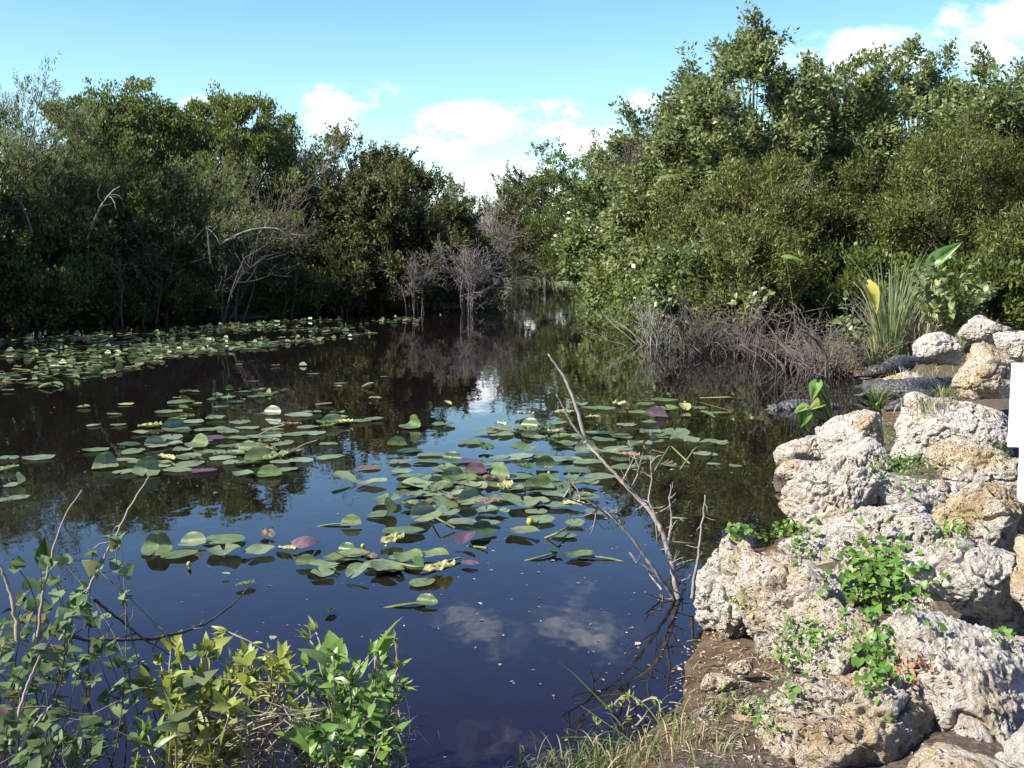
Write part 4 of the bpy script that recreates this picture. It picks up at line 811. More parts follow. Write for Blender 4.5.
for i, (a, lb) in enumerate([([(460, 558, .02), (420, 568, .03), (350, 553, .0)], 'pale lily stalk lying left of the standing purple pad'), ([(300, 562, .01), (325, 570, -.05), (345, 590, -.2)], 'sunken lily stalk under the near front group'),
        ([(268, 586, .0), (300, 590, -.05), (318, 606, -.22)], 'sunken curved lily stalk right of the drooping twig tip'), ([(487, 548, .02), (470, 546, .0), (445, 552, -.05)], 'short lily stalk right of the standing purple pad'),
        ([(690, 464, .01), (670, 445, .12), (655, 470, .0)], 'arching lily stalk in the right patch'), ([(680, 470, .0), (695, 448, .16), (716, 443, .05)], 'tall arching lily stalk near the right patch end'), ([(700, 398, .03), (730, 397, .1), (745, 400, .02)], 'yellow lily stalk at the back of the right patch'),
        ([(255, 437, .02), (272, 428, .15), (285, 425, .22)], 'brown lily stalk pointing up in the left middle patch'), ([(285, 455, .01), (305, 444, .12), (318, 440, .16)], 'lily stalk slanting right in the left middle patch'), ([(545, 538, .0), (558, 533, .06), (566, 528, .05)], 'short lily stalk at the right of the central patch'), ([(455, 528, .02), (440, 520, .08), (430, 514, .03)], 'yellow lily stalk crossing the central patch')]): stalk(a, lb)

# ------------------------------------------------------------------ alligators
def gatormat():
    m, t = newmat('alligator_hide'); tcn = nd(t, 'ShaderNodeTexCoord')
    v = nd(t, 'ShaderNodeTexVoronoi'); v.inputs['Scale'].default_value = 17; v.inputs['Randomness'].default_value = .55; t.links.new(tcn.outputs['Object'], v.inputs['Vector'])
    n = nd(t, 'ShaderNodeTexNoise'); n.inputs['Scale'].default_value = 7; t.links.new(tcn.outputs['Object'], n.inputs['Vector'])
    p = nd(t, 'ShaderNodeBsdfPrincipled'); t.links.new(ramp(t, n.outputs[0], [(.3, (.022, .023, .024)), (.7, (.07, .07, .066))]), p.inputs['Base Color']); p.inputs['Roughness'].default_value = .55
    b = nd(t, 'ShaderNodeBump'); b.invert = True; b.inputs['Strength'].default_value = .9; b.inputs['Distance'].default_value = .035; t.links.new(v.outputs[0], b.inputs['Height']); t.links.new(b.outputs[0], p.inputs['Normal'])
    o = nd(t, 'ShaderNodeOutputMaterial'); t.links.new(p.outputs[0], o.inputs[0]); return m
M_gator = gatormat()
def gator(path, label, scale=1., sink=0.):
    """path: snout to tail tip, world points; one lofted body with head, legs and scute ridges fused by a remesh"""
    q = np.array(path, float); seg = np.r_[0, np.cumsum(np.linalg.norm(np.diff(q, axis=0), axis=1))]; Ln0 = seg[-1]; Ln = min(Ln0, 2.15 * scale)
    n = 90; t = np.linspace(0, 1, n); C = np.c_[[np.interp(t * Ln0, seg, q[:, i]) for i in range(3)]].T
    for _ in range(6): C[1:-1] = (C[:-2] + 2 * C[1:-1] + C[2:]) / 4
    prof_t = [0, .03, .07, .105, .125, .15, .18, .22, .33, .43, .50, .56, .7, .85, 1]
    pw = [.026, .036, .040, .058, .066, .060, .055, .070, .092, .088, .066, .050, .034, .018, .003]
    ph = [.014, .020, .024, .040, .046, .042, .044, .052, .064, .060, .052, .046, .036, .022, .004]
    w = np.interp(t, prof_t, pw) * Ln; h = np.interp(t, prof_t, ph) * Ln
    tan = nrm(np.gradient(C, axis=0)); sd = nrm(np.cross(tan, [0, 0, 1.])); S = 20; th = np.arange(S) / S * 2 * np.pi
    cz = C[:, 2] + h * .85 - sink
    V = []
    for i in range(n):
        rx = np.sign(np.cos(th)) * np.abs(np.cos(th)) ** .8 * w[i]; rz = np.sin(th) * h[i]
        if t[i] > .17:                           # paired rows of ridges on back and tail
            for a0 in (1.15, 1.57, 1.99): rz += np.exp(-((th - a0) / .12) ** 2) * Ln * (.016 if t[i] < .85 else .006) * (.25 + .75 * (i % 3 == 0))
        c = np.array([C[i, 0], C[i, 1], cz[i]]); V.append(c + rx[:, None] * sd[i] + rz[:, None] * [0, 0, 1])
    V = np.array(V).reshape(-1, 3); g = Geo(); i = np.arange(n - 1)[:, None] * S; j = np.arange(S)[None]; k = (j + 1) % S
    Qf = np.stack([i + j, i + k, i + S + k, i + S + j], -1).reshape(-1, 4)
    V = np.vstack([V, V[:S].mean(0), V[-S:].mean(0)]); T = [[(a + 1) % S, a, n * S] for a in range(S)] + [[(n - 1) * S + a, (n - 1) * S + (a + 1) % S, n * S + 1] for a in range(S)]
    g.add(V, Qf, T)
    def leg(ti, s, fwd):
        b = int(ti * (n - 1)); c = np.array([C[b, 0], C[b, 1], cz[b]]) + sd[b] * s * w[b] * .75
        kn = c + sd[b] * s * Ln * .055 + tan[b] * fwd * Ln * .03 + [0, 0, -.2 * h[b]]; ft = kn + sd[b] * s * Ln * .03 - tan[b] * Ln * .05 - [0, 0, h[b] * .45]
        g.tube(bez(c, kn, ft, 7), np.array([.026, .028, .025, .021, .018, .016, .014]) * Ln, 8)
        for a in (-.5, -.15, .15, .5): e = ft - tan[b] * Ln * .03 + sd[b] * a * Ln * .045; g.tube([ft, (ft + e) / 2 + [0, 0, .004], e], [.009 * Ln, .007 * Ln, .003 * Ln], 6)
    for s in (-1, 1): leg(.24, s, 1); leg(.46, s, -1)
    for s in (-1, 1):                            # raised eyes
        b = int(.10 * (n - 1)); c = np.array([C[b, 0], C[b, 1], cz[b] + h[b] * .9]) + sd[b] * s * w[b] * .45; Vi, Ti = ICO[5]; g.add(Vi * .017 * Ln + c, None, Ti)
    o = g.build('alligator', M_gator, None, True, origin=C[n // 2]); o.location = C[n // 2]
    rm = o.modifiers.new('fuse', 'REMESH'); rm.mode = 'VOXEL'; rm.voxel_size = Ln * .0042; rm.use_smooth_shade = True
    tag(o, label, 'alligator', 'alligators by the rocks'); return o
def gp(l, z=.02): return [P(x, y, z) for x, y in l]
gator(gp([(854, 377), (868, 377), (884, 376), (905, 371), (925, 369), (950, 363)], .06), 'dark alligator lying at the foot of the sedge behind the cream stone', 1.2)
gator(gp([(862, 388), (880, 397), (905, 399), (930, 395), (948, 387), (952, 382), (946, 379)], .04), 'dark ridged alligator lying in front of the cream stone', 1.15)
gator(gp([(884, 410), (903, 411), (918, 407), (930, 402), (938, 397)], .03), 'small alligator part hidden by the block of grey limestone', 1)
gator(gp([(762, 412), (784, 411), (806, 411), (830, 410), (856, 408)], -.03), 'alligator half under water behind the broad leaved water plant', 1, .02)

# ------------------------------------------------------------------ sedge, arum and small plants near the rocks
def tuft(name, label, cat, px, py, z, n, hgt, spread, mat, seed, w=.012, tints=(.1, .75), dry=.1, lean=(0, 0), stiff=.6):
    rng = np.random.default_rng(seed); p = P(px, py, z); g = Geo()
    for k in range(n):
        a = rng.uniform(0, 6.28); r0 = spread * .25 * rng.random() ** .5; b = np.array([math.cos(a) * r0, math.sin(a) * r0, -.03]); ln = hgt * rng.uniform(.5, 1.1); ou = np.array([math.cos(a), math.sin(a), 0]) * spread * rng.uniform(.1, 1) + np.array([*lean, 0]) * ln
        e = b + ou + [0, 0, ln * rng.uniform(stiff, 1)]; m = b + ou * .25 + [0, 0, ln * .75]
        t = rng.uniform(*tints) if rng.random() > dry else 1.
        pl = bez(b, m, e, 7); g.blade(pl, np.array([.8, 1, 1, .9, .7, .45, .08]) * w * rng.uniform(.6, 1.3), t, nrm(np.array([rng.normal(), rng.normal(), 0]) + [1.2, 0, 0]))
    o = g.build(name, mat); o.location = p; tag(o, label, cat); return o
tuft('sedge', 'tall clump of grey green sedge blades standing by the alligators', 'sedge', 890, 362, .1, 220, 2.4, 1.1, M_sedge, 61, .020, (.3, .8), .16, stiff=.62)
tuft('sedge', 'drooping skirt of brown dry sedge right of the tall green blades', 'sedge', 918, 360, .15, 240, 1.35, .65, M_straw, 62, .022, (.1, .8), .1, stiff=.35)
tuft('sedge', 'light green sedge tuft spilling left at the foot of the tall clump', 'sedge', 872, 368, .05, 130, .9, .75, M_sedge, 63, .022, (.45, .8), .15, lean=(-.35, -.1), stiff=.3)
tuft('grass_tuft', 'short wet green grass tuft between the alligators', 'grass', 877, 408, .0, 120, .42, .38, M_grass, 64, .012, (.1, .6), .1)
tuft('grass_tuft', 'short green grass tuft on the bank beside the block of grey limestone', 'grass', 944, 402, .12, 90, .35, .3, M_grass, 65, .012, (.2, .7), .1)
tuft('grass_tuft', 'thin dry grass tuft between pale rocks near the brown sedge', 'grass', 960, 350, .6, 60, .3, .25, M_grass, 66, .012, (.5, .9), .3)

def bigleaf(g, base, tip, width, tint, up=(0, 0, 1), notch=True, curl=.2, sag=.15):
    """arrow shaped arum leaf between two world points"""
    a, b = np.array(base, float), np.array(tip, float); d = b - a; ln = np.linalg.norm(d); d /= ln; sd = nrm(np.cross(d, np.array(up, float))); nn = np.cross(sd, d)
    prof = [(-.28, .42), (-.1, .8), (.1, 1.), (.35, .85), (.6, .58), (.82, .28), (1, .02)]; V = []
    for t, w in prof:
        c = a + d * ln * t - nn * ln * sag * t * t; e = sd * width * .5 * w; f = nn * width * curl * w
        inner = sd * width * .12 if (t < -.05 and notch) else sd * 0
        V += [c + e + f, c + inner, c - inner, c - e + f]
    V = np.array(V); Qf = []
    for i in range(len(prof) - 1):
        o = i * 4; Qf += [[o, o + 1, o + 5, o + 4], [o + 2, o + 3, o + 7, o + 6]]
        if i >= 1: Qf.append([o + 1, o + 2, o + 6, o + 5])
    g.add(V, Qf, None, tint)
def arum(label, base, leaves, stems, mat=M_arum, sr=.02):
    o = empty('arum_plant', base, label, 'plant', 'arrow leaved plants'); bs = np.array(base)
    for (b, tp, w, t, up) in leaves:
        g = Geo(); bigleaf(g, b, tp, w, t, up); g.build('leaf', mat, o, True, origin=bs)
        g = Geo(); m = (bs + np.array(b)) / 2 + [0, 0, .15]; g.tube(bez(bs, m, np.array(b), 8), np.linspace(sr, sr * .5, 8), 6); g.build('leaf_stalk', STEMM, o, True, origin=bs)
    for st in stems:
        g = Geo(); g.tube(bez(bs, np.array(st[0]), np.array(st[1]), 8), np.linspace(sr * 1.2, sr * .6, 8), 6); g.build('leaf_stalk', STEMM, o, True, origin=bs)
b = P(886, 362, .1)
arum('arum with one big hanging yellow leaf in front of the sedge', b, [(D(868, 287, 20.2), D(879, 312, 19.9), .34, .92, (.35, -1, .45))], [])
b = P(925, 358, .3)
arum('arum with dark green upright leaves above the dry sedge', b, [(D(934, 262, 21.5), D(962, 240, 21.4), .32, .25, (-.3, -.8, .5)), (D(940, 256, 21.8), D(955, 262, 21.4), .30, .5, (0, -.8, .6))], [])
b = D(800, 330, 23.5)
arum('arum with one lone light green leaf against the dark willow', (b.x, b.y, .1), [(D(786, 258, 23.5), D(805, 260, 23.4), .20, .62, (0, -.5, 1))], [], sr=.007)
b = P(834, 434, .0); d0 = 12.6
arum('broad leaved water plant with pale stalks growing behind the white peaked boulder', b,
     [(D(817, 384, d0), D(811, 400, d0 - .1), .16, .45, (-.6, -.9, .3)), (D(823, 388, d0), D(831, 402, d0), .14, .35, (.5, -.9, .3)), (D(806, 408, d0), D(793, 412, d0), .15, .55, (-.2, -.5, 1)), (D(806, 412, d0), D(800, 428, d0), .17, .4, (-.3, -.9, .3)), (D(808, 416, d0), D(809, 432, d0), .14, .7, (0, -1, .2)), (D(822, 404, d0), D(808, 409, d0), .18, .6, (0, -.5, 1))], [(D(826, 408, d0), D(817, 392, d0))], sr=.028)

def shrub(name, label, base, tips, lf, ll, lw, mat, stem_mat, seed, group=None, heart=False, cat='plant', r=.006, whorl=5, spreadn=.5, tint=(.5, .2), droop=.25, bj=.08):
    """stems from the base to each tip, leaves along the upper part and a whorl at the end"""
    rng = np.random.default_rng(seed); o = empty(name, base, label, cat, group); bs = np.array(base); ws = Geo(); lv = Geo(); pos = []; dr = []
    for tp in tips:
        tp = np.array(tp); b0 = bs + rng.normal(0, bj, 3) * [1, 1, .2]; m = (b0 + tp) / 2 + rng.normal(0, .05 + bj * .6, 3) + [0, 0, .06]; pl = bez(b0, m, tp, 12); ws.tube(pl, np.linspace(r, r * .5, 12), 5)
        tn = nrm(np.gradient(pl, axis=0))
        for k in range(lf):
            t = rng.uniform(.35, 1) ** .8 * 11; i = int(t); i = min(i, 10); c = pl[i] + (pl[i + 1] - pl[i]) * (t - i); pos.append(c); dr.append(nrm(rng.normal(size=3) * .9 + tn[i] * .75))
        for k in range(whorl): pos.append(tp); dr.append(nrm(tn[-1] * 1.0 + rng.normal(size=3) * spreadn))
    pos = np.array(pos); dr = np.array(dr); n = len(pos); nn = nrm(np.array([0, -.15, 1]) + rng.normal(size=(n, 3)) * .4); nn = nrm(nn - dr * (nn * dr).sum(1, keepdims=True) * .7)
    f = rng.uniform(.6, 1.25, n); lv.leaves(pos, dr, nn, ll * f, lw * f, np.clip(rng.normal(tint[0], tint[1], n), 0, 1), droop, heart)
    ws.build('stem', stem_mat, o, True, origin=bs); lv.build('leaves', mat, o, True, origin=bs); return o
def tipcloud(rng, cx, cy, rx, ry, dep, n, dd=.25):
    out = []
    while len(out) < n:
        a, b_ = rng.uniform(-1, 1, 2)
        if a * a + b_ * b_ < 1: out.append(D(cx + a * rx, cy + b_ * ry, dep + rng.normal(0, dd)))
    return out
r9 = np.random.default_rng(99)
def gb(px, dep, dx=0):
    q = D(px, 700, dep); return (q.x, q.y, max(gz(q.x, q.y), 0) - .02)
FG = 'leafy plants on the near bank'
shrub('marsh_shrub', 'yellowish green leafy shrub on the near bank, left of the dry straw', gb(205, 4.0), tipcloud(r9, 200, 690, 58, 52, 4.0, 30), 12, .085, .036, M_shrub, M_pinktwig, 201, FG)
shrub('marsh_shrub', 'olive tipped leafy shrub between the yellowish shrub and the fresh green one', gb(262, 4.1), tipcloud(r9, 262, 672, 30, 26, 4.15, 16), 9, .075, .028, M_shrub, M_pinktwig, 202, FG)
shrub('marsh_shrub', 'fresh green leafy shrub at the right end of the near bank plants', gb(345, 4.0), tipcloud(r9, 345, 700, 54, 58, 4.0, 46), 13, .068, .032, M_shrub2, M_pinktwig, 203, FG)
shrub('marsh_shrub', 'fresh green sprawl of small leaves below the fresh shrub', gb(365, 3.75), tipcloud(r9, 365, 745, 40, 28, 3.75, 26), 10, .055, .030, M_shrub2, M_pinktwig, 204, FG)
shrub('marsh_shrub', 'narrow leaved sprigs standing at the right corner of the fresh shrub', gb(390, 4.1), [D(395, 642, 4.1), D(386, 648, 4.15), D(402, 690, 4.1), D(398, 668, 4.05), D(316, 632, 4.2), D(310, 640, 4.2), D(375, 655, 4.2), D(228, 632, 4.1), D(222, 640, 4.1)], 6, .062, .014, M_shrub, M_pinktwig, 205, FG, whorl=8, spreadn=.35)
shrub('sprout', 'single light green sprout at the bottom left', gb(148, 3.6), [D(148, 735, 3.6), D(140, 742, 3.6), D(155, 742, 3.62)], 4, .08, .022, M_shrub2, M_shrub, 206, FG)
shrub('broadleaf_plant', 'plant with broad blue green arrow leaves in front of the yellowish shrub', gb(182, 3.7), [D(178, 700, 3.7), D(172, 728, 3.68), D(190, 735, 3.66), D(198, 700, 3.75)], 0, .16, .085, M_heart, M_shrub, 207, FG, heart=True, whorl=2, tint=(.85, .08))
shrub('broadleaf_plant', 'plant with broad bright arrow leaves rising from the fresh shrub', gb(340, 3.9), [D(335, 655, 3.95), D(376, 655, 3.95), D(318, 748, 3.6), D(330, 666, 3.9), D(300, 690, 3.95)], 0, .14, .08, M_shrub2, M_shrub, 208, FG, heart=True, whorl=2, tint=(.6, .15))
# dry straw mat at the base of the shrubs
def sticks(name, label, cat, px, py, rx, ry, dep, n, ln, mat, seed, r=.0035, z0=.0, flat=.35, hf=None):
    rng = np.random.default_rng(seed); g = Geo(); o = np.array(D(px, py, dep))
    for k in range(n):
        a, b_ = rng.normal(0, .5, 2); c = np.array(D(px + a * rx, py + b_ * ry, dep + rng.normal(0, .12))); d = nrm(rng.normal(size=3) * [1, .8, flat]); l = ln * rng.uniform(.4, 1.2)
        pl = bez(c - d * l / 2, c + rng.normal(0, .05, 3), c + d * l / 2, 7); g.tube(pl, np.linspace(1, .5, 7) * r * rng.uniform(.5, 1.4), 4, rng.uniform(0, 1))
    ob = g.build(name, mat, None, True, origin=o); ob.location = o; tag(ob, label, cat); return ob
sticks('dry_straw', 'tangle of dry pale straw and twigs among the near bank shrubs', 'straw', 275, 735, 70, 42, 3.85, 150, .30, M_straw, 301, .0026)
sticks('dry_straw', 'thin dry twigs fanning over the water right of the fresh shrub', 'straw', 400, 725, 22, 28, 3.95, 22, .22, M_straw, 302, .0025)
# vine bush at the left
r8 = np.random.default_rng(98); VB = 'tangled vines at the left foreground'
shrub('vine_bush', 'dark tangled vine bush with heart shaped leaves at the left edge', gb(25, 3.9), tipcloud(r8, 40, 640, 62, 85, 4.0, 22, .3), 9, .058, .055, M_heart, M_wetwood, 211, VB, heart=True, bj=.26, r=.0035, whorl=3, tint=(.55, .25))
shrub('vine_bush', 'trailing vine strands with small leaves hanging right of the tangled bush', gb(70, 4.0), tipcloud(r8, 105, 690, 62, 50, 4.0, 12, .25), 7, .05, .042, M_heart, M_wetwood, 212, VB, heart=True, bj=.26, r=.0035, whorl=2, tint=(.45, .25))
shrub('vine_bush', 'low vine leaves in the bottom left corner', gb(20, 3.5), tipcloud(r8, 40, 745, 70, 30, 3.5, 16, .2), 6, .06, .05, M_heart, M_wetwood, 213, VB, heart=True, bj=.26, r=.0035, whorl=3, tint=(.3, .2))
shrub('vine_bush', 'pale green vine leaves climbing the tall slanting twig', gb(55, 4.1), [D(115, 548, 4.15), D(98, 570, 4.1), D(92, 556, 4.12), D(120, 540, 4.15), D(75, 600, 4.1), D(60, 585, 4.1)], 5, .06, .05, M_heart, M_wetwood, 214, VB, heart=True, bj=.26, r=.0035, whorl=3, tint=(.8, .1))
def stick(label, pts, r, mat, name='twig', group='bare twigs in the left foreground', cat='twig', side=0, seed=0):
    q = np.array([D(*p) for p in pts]); n = len(q); t = np.linspace(0, n - 1, 6 * n); pl = np.c_[[np.interp(t, np.arange(n), q[:, i]) for i in range(3)]].T
    for _ in range(3): pl[1:-1] = (pl[:-2] + 2 * pl[1:-1] + pl[2:]) / 4
    rng = np.random.default_rng(seed + 500); pl[1:-1] += rng.normal(0, r * .25, (len(pl) - 2, 3)); rad = np.interp(np.linspace(0, 1, len(pl)), np.linspace(0, 1, len(r) if hasattr(r, '__len__') else 2), r if hasattr(r, '__len__') else [r, r * .4])
    g = Geo(); g.tube(pl, rad, 6)
    for k in range(side):
        i = rng.integers(2, len(pl) - 2); e = pl[i] + nrm(rng.normal(size=3) * [1, .5, 1]) * rng.uniform(.03, .09); g.tube([pl[i], (pl[i] + e) / 2 + rng.normal(0, .006, 3), e], [.003, .0025, .0015], 4)
    o = g.build(name, mat, None, True, origin=q[0]); o.location = q[0]; tag(o, label, cat, group)
stick('tall thin pinkish twig curving up in the left foreground', [(36, 650, 4.0), (42, 600, 4.0), (52, 552, 4.0), (65, 515, 4.0), (82, 490, 4.0)], .0065, M_pinktwig, seed=1)
stick('tallest slanting twig with a purple tip in the left foreground', [(60, 640, 4.1), (88, 590, 4.12), (108, 550, 4.15), (128, 510, 4.2), (149, 476, 4.25)], .0065, M_pinktwig, side=6, seed=2)
stick('thick pale pink stem at the left edge', [(18, 640, 3.8), (14, 605, 3.8), (6, 578, 3.8), (-6, 555, 3.8)], .010, M_pinktwig, seed=3)
stick('dark drooping branch reaching right over the water to a dried pad', [(40, 632, 4.1), (90, 640, 4.2), (150, 639, 4.3), (200, 628, 4.5), (232, 606, 4.9), (249, 587, 5.6)], .009, M_wetwood, side=8, seed=4)
stick('dark thin branch crossing the drooping branch', [(95, 600, 4.0), (120, 620, 4.1), (145, 640, 4.2), (170, 655, 4.3)], .006, M_wetwood, side=4, seed=5)
stick('pale broken stick in the bottom left corner', [(20, 750, 3.5), (38, 720, 3.5), (52, 705, 3.52)], .006, M_bark_pale, seed=6)
stick('short pale stick lying low at the left', [(10, 745, 3.4), (25, 690, 3.5), (40, 655, 3.55)], .006, M_pinktwig, seed=7)
stick('thin yellowish stem crossing low at the left', [(-5, 712, 3.5), (40, 706, 3.6), (90, 716, 3.7), (120, 700, 3.8)], .004, M_straw, seed=8)
g = Geo(); bigleaf(g, D(-12, 716, 3.5), D(22, 726, 3.45), .10, .5, (-.1, -.9, .3), False, .1); o = g.build('fallen_leaf', plain('dull_purple_leaf', (.10, .05, .065), .7, (.06, .03, .04), 12), None, True); tag(o, 'large dull purple leaf at the bottom left edge', 'leaf')
g = Geo(); bigleaf(g, D(44, 560, 4.0), D(44, 538, 4.0), .065, .3, (.2, -1, .1), False, .15); o = g.build('curled_leaf', PM['d'], None, True); tag(o, 'dark olive curled leaf beside the tall thin twig', 'leaf')

# ------------------------------------------------------------------ dead branch in the water
def dead_branch():
    rng = np.random.default_rng(31); base = P(681, 606, -.05); dp = base.y
    o = empty('dead_branch', base, 'bare grey dead branch leaning out of the water by the rocks', 'branch'); bs = np.array(base)
    def limb(pts, r0, r1, nm='limb', ntw=0, tl=.18):
        q = np.array([D(x, y, dp + dz) for x, y, dz in pts]); n = len(q); t = np.linspace(0, n - 1, 7 * n); pl = np.c_[[np.interp(t, np.arange(n), q[:, i]) for i in range(3)]].T
        for _ in range(3): pl[1:-1] = (pl[:-2] + 2 * pl[1:-1] + pl[2:]) / 4
        pl[1:-1] += rng.normal(0, r0 * .10, (len(pl) - 2, 3)); g = Geo(); g.tube(pl, np.linspace(r0, r1, len(pl)) * (1 + rng.normal(0, .06, len(pl))), 8)
        for k in range(ntw):
            i = rng.integers(3, len(pl)); d = nrm(rng.normal(size=3) * [1, .6, .8] + [.1, 0, .4]); l = tl * rng.uniform(.4, 1.3); e = pl[i] + d * l; m = pl[i] + d * l * .5 + rng.normal(0, .02, 3)
            g.tube(bez(pl[i], m, e, 5), np.linspace(.006, .002, 5), 4)
            for z_ in range(2): e2 = m + nrm(rng.normal(size=3) + d) * l * .45; g.tube([m, (m + e2) / 2, e2], [.003, .0025, .0015], 3)
        g.build(nm, M_branch, o, True, origin=bs)
    limb([(683, 612, 0), (678, 596, 0), (672, 565, .05), (663, 533, .1), (650, 510, .15), (624, 484, .25), (604, 462, .3), (586, 443, .4)], .023, .008, 'main_limb', 13)
    limb([(586, 443, .4), (578, 412, .45), (566, 380, .5), (548, 354, .55)], .015, .005, 'limb', 1)
    limb([(586, 443, .4), (572, 424, .4), (556, 394, .4)], .011, .004, 'limb', 0)
    limb([(680, 612, 0), (672, 594, -.05), (658, 575, -.1), (645, 557, -.1), (628, 533, -.1), (612, 517, -.1), (596, 508, -.1)], .014, .005, 'limb', 12)
    limb([(596, 508, -.1), (578, 502, -.15), (560, 496, -.2)], .008, .003, 'limb', 3)
    limb([(668, 545, .08), (672, 520, .1), (669, 498, .12)], .010, .004, 'limb', 4, .1)
    limb([(655, 515, .1), (648, 500, .12), (652, 480, .15), (650, 455, .2)], .008, .003, 'limb', 5, .12)
    limb([(630, 490, .2), (640, 470, .2), (628, 440, .25)], .006, .002, 'limb', 3, .12)
    limb([(662, 590, 0), (650, 575, .1), (645, 565, .1)], .008, .003, 'limb', 1, .08)
    limb([(668, 600, 0), (656, 597, -.05), (645, 592, -.1)], .007, .003, 'limb', 0)
dead_branch()
stick('thin bare upright stick between the dead branch and the first boulder', [(692, 598, 6.75), (697, 562, 6.75), (702, 528, 6.75), (705, 495, 6.75)], .012, M_branch, group=None, side=5, seed=20)

# ------------------------------------------------------------------ creepers on the rocks
def creeper(label, px, py, rx, ry, n, ll, seed, mat=M_creeper, group='green creepers on the rocks', heart=True, lift=.06, tint=(.5, .2)):
    n = int(n * 1.7); ll *= .74; rng = np.random.default_rng(seed); pos = []; nr = []; hitp = []
    while len(pos) < n and len(hitp) < n * 6:
        a, b_ = rng.normal(0, .48, 2); hitp.append(1)
        c, nn = hit(px + a * rx, py + b_ * ry)
        if c is None or c.z < -.02: continue
        pos.append(np.array(c) + np.array(nn) * rng.uniform(.01, lift) + [0, 0, rng.uniform(0, lift * .6)]); nr.append(np.array(nn))
    pos = np.array(pos); nr = np.array(nr); n = len(pos); o0 = pos[0].copy(); o = empty('creeper', o0, label, 'creeper', group)
    dr = nrm(rng.normal(size=(n, 3)) + [0, -.3, .15]); nn = nrm(nr * .5 + [0, -.25, .8] + rng.normal(size=(n, 3)) * .35); f = rng.uniform(.55, 1.2, n)
    g = Geo(); g.leaves(pos, dr, nn, ll * f, ll * .9 * f if heart else ll * .38 * f, np.clip(rng.normal(tint[0], tint[1], n), 0, 1), .15, heart); g.build('leaves', mat, o, True, origin=o0)
    s = Geo(); left = list(range(1, n)); cur = 0; path = [0]
    while left and len(path) < max(8, n // 2):
        j = left[int(np.argmin(np.linalg.norm(pos[left] - pos[cur], axis=1)))]; left.remove(j); path.append(j); cur = j
    s.tube(pos[path] - nr[path] * .012, .0022, 4)
    s.build('stems', M_wetwood, o, True, origin=o0)
creeper('bright creeper draped on top of the first boulder at the water', 768, 530, 38, 14, 70, .060, 401)
creeper('creeper sprig hanging at the right shoulder of the first boulder', 803, 545, 12, 22, 30, .05, 402)
creeper('large bright green heart leaved creeper in the middle of the rocks', 880, 578, 46, 42, 230, .070, 403)
creeper('large creeper trailing down beside the long white boulder', 880, 665, 22, 38, 80, .062, 404)
creeper('weedy creeper with small leaves across the white faced boulder', 820, 640, 55, 26, 90, .036, 405, tint=(.65, .2))
creeper('ferny green plant in the gap below the block of grey limestone', 905, 468, 34, 16, 130, .075, 406, heart=False)
creeper('small weed growing up the left side of the block of grey limestone', 888, 440, 14, 26, 50, .055, 407, heart=False)
creeper('yellowish weed on the pale ridge beside the ochre boulder', 955, 535, 26, 14, 50, .05, 408, tint=(.8, .15), heart=False)
creeper('two leaf sprig in the dark gap at right', 1002, 642, 9, 7, 7, .05, 409, tint=(.8, .1))
creeper('trailing stem of small leaves down the front of the white faced boulder', 795, 665, 12, 40, 36, .042, 410)
creeper('weed sprig on the front of the first boulder', 742, 605, 12, 14, 16, .038, 411, tint=(.75, .15))
creeper('low weeds on the dirt beside the big tan boulder', 755, 715, 45, 22, 70, .03, 412, tint=(.6, .2))
creeper('tiny weed at the foot of the white sign board', 995, 450, 10, 14, 22, .05, 413, tint=(.5, .2), heart=False)
creeper('reddish dead leaves caught between the two bottom boulders', 905, 672, 34, 16, 60, .05, 414, mat=leafmat('dead_leaf', [(0, (.12, .05, .025)), (.5, (.26, .11, .05)), (1, (.36, .24, .14))], .7, .1), group='dead leaves', heart=False, lift=.02)
creeper('weed leaf cluster at the far end behind the first gap', 872, 402, 16, 8, 36, .06, 415, heart=False)

# leafy bramble right of the sedge, over the far rocks
r7 = np.random.default_rng(97)
shrub('bramble', 'sunlit bramble with yellow green leaves above the far grey rocks', (P(945, 345, .4)), tipcloud(r7, 952, 288, 38, 30, 20.5, 26, .5), 14, .20, .13, M_vine, M_pinktwig, 221, None, whorl=4, r=.015, tint=(.55, .25))
shrub('bramble', 'thin bramble sprays on the left side of the sedge', (P(862, 366, .1)), tipcloud(r7, 852, 318, 22, 26, 20.6, 10, .4), 8, .16, .09, M_vine, M_pinktwig, 222, None, whorl=3, r=.012, tint=(.5, .25))
shrub('bramble', 'small yellow leaved sprays over the dead brush', (D(745, 345, 25.2)), tipcloud(r7, 742, 296, 30, 10, 24.8, 9, .3), 7, .17, .10, M_vine, M_pinktwig, 223, None, whorl=3, r=.012, tint=(.85, .12))

# ------------------------------------------------------------------ grass and litter on the near bank
def near_grass(label, spots, n, hgt, seed, w=.006, dry=.25):
    rng = np.random.default_rng(seed); g = Geo()
    for k in range(n):
        sx_, sy_, rx_, ry_ = spots[rng.integers(0, len(spots))]; c, nn = hit(sx_ + rng.normal(0, .5) * rx_, sy_ + rng.normal(0, .5) * ry_)
        if c is None or c.z < -.06: continue
        b = np.array(c); l = hgt * rng.uniform(.4, 1.2); a = rng.uniform(0, 6.28); ou = np.array([math.cos(a), math.sin(a), 0]) * l * rng.uniform(.2, .9); e = b + ou + [0, 0, l * rng.uniform(.15, .8)]; m = b + ou * .35 + [0, 0, l * .7]
        g.blade(bez(b, m, e, 6), np.array([.8, 1, .95, .8, .5, .05]) * w * rng.uniform(.6, 1.2), 1. if rng.random() < dry else rng.uniform(.1, .75), nrm(np.array([rng.normal(), rng.normal(), 0.1])))
    tag(g.build('grass', M_grass), label, 'grass', kind='stuff')
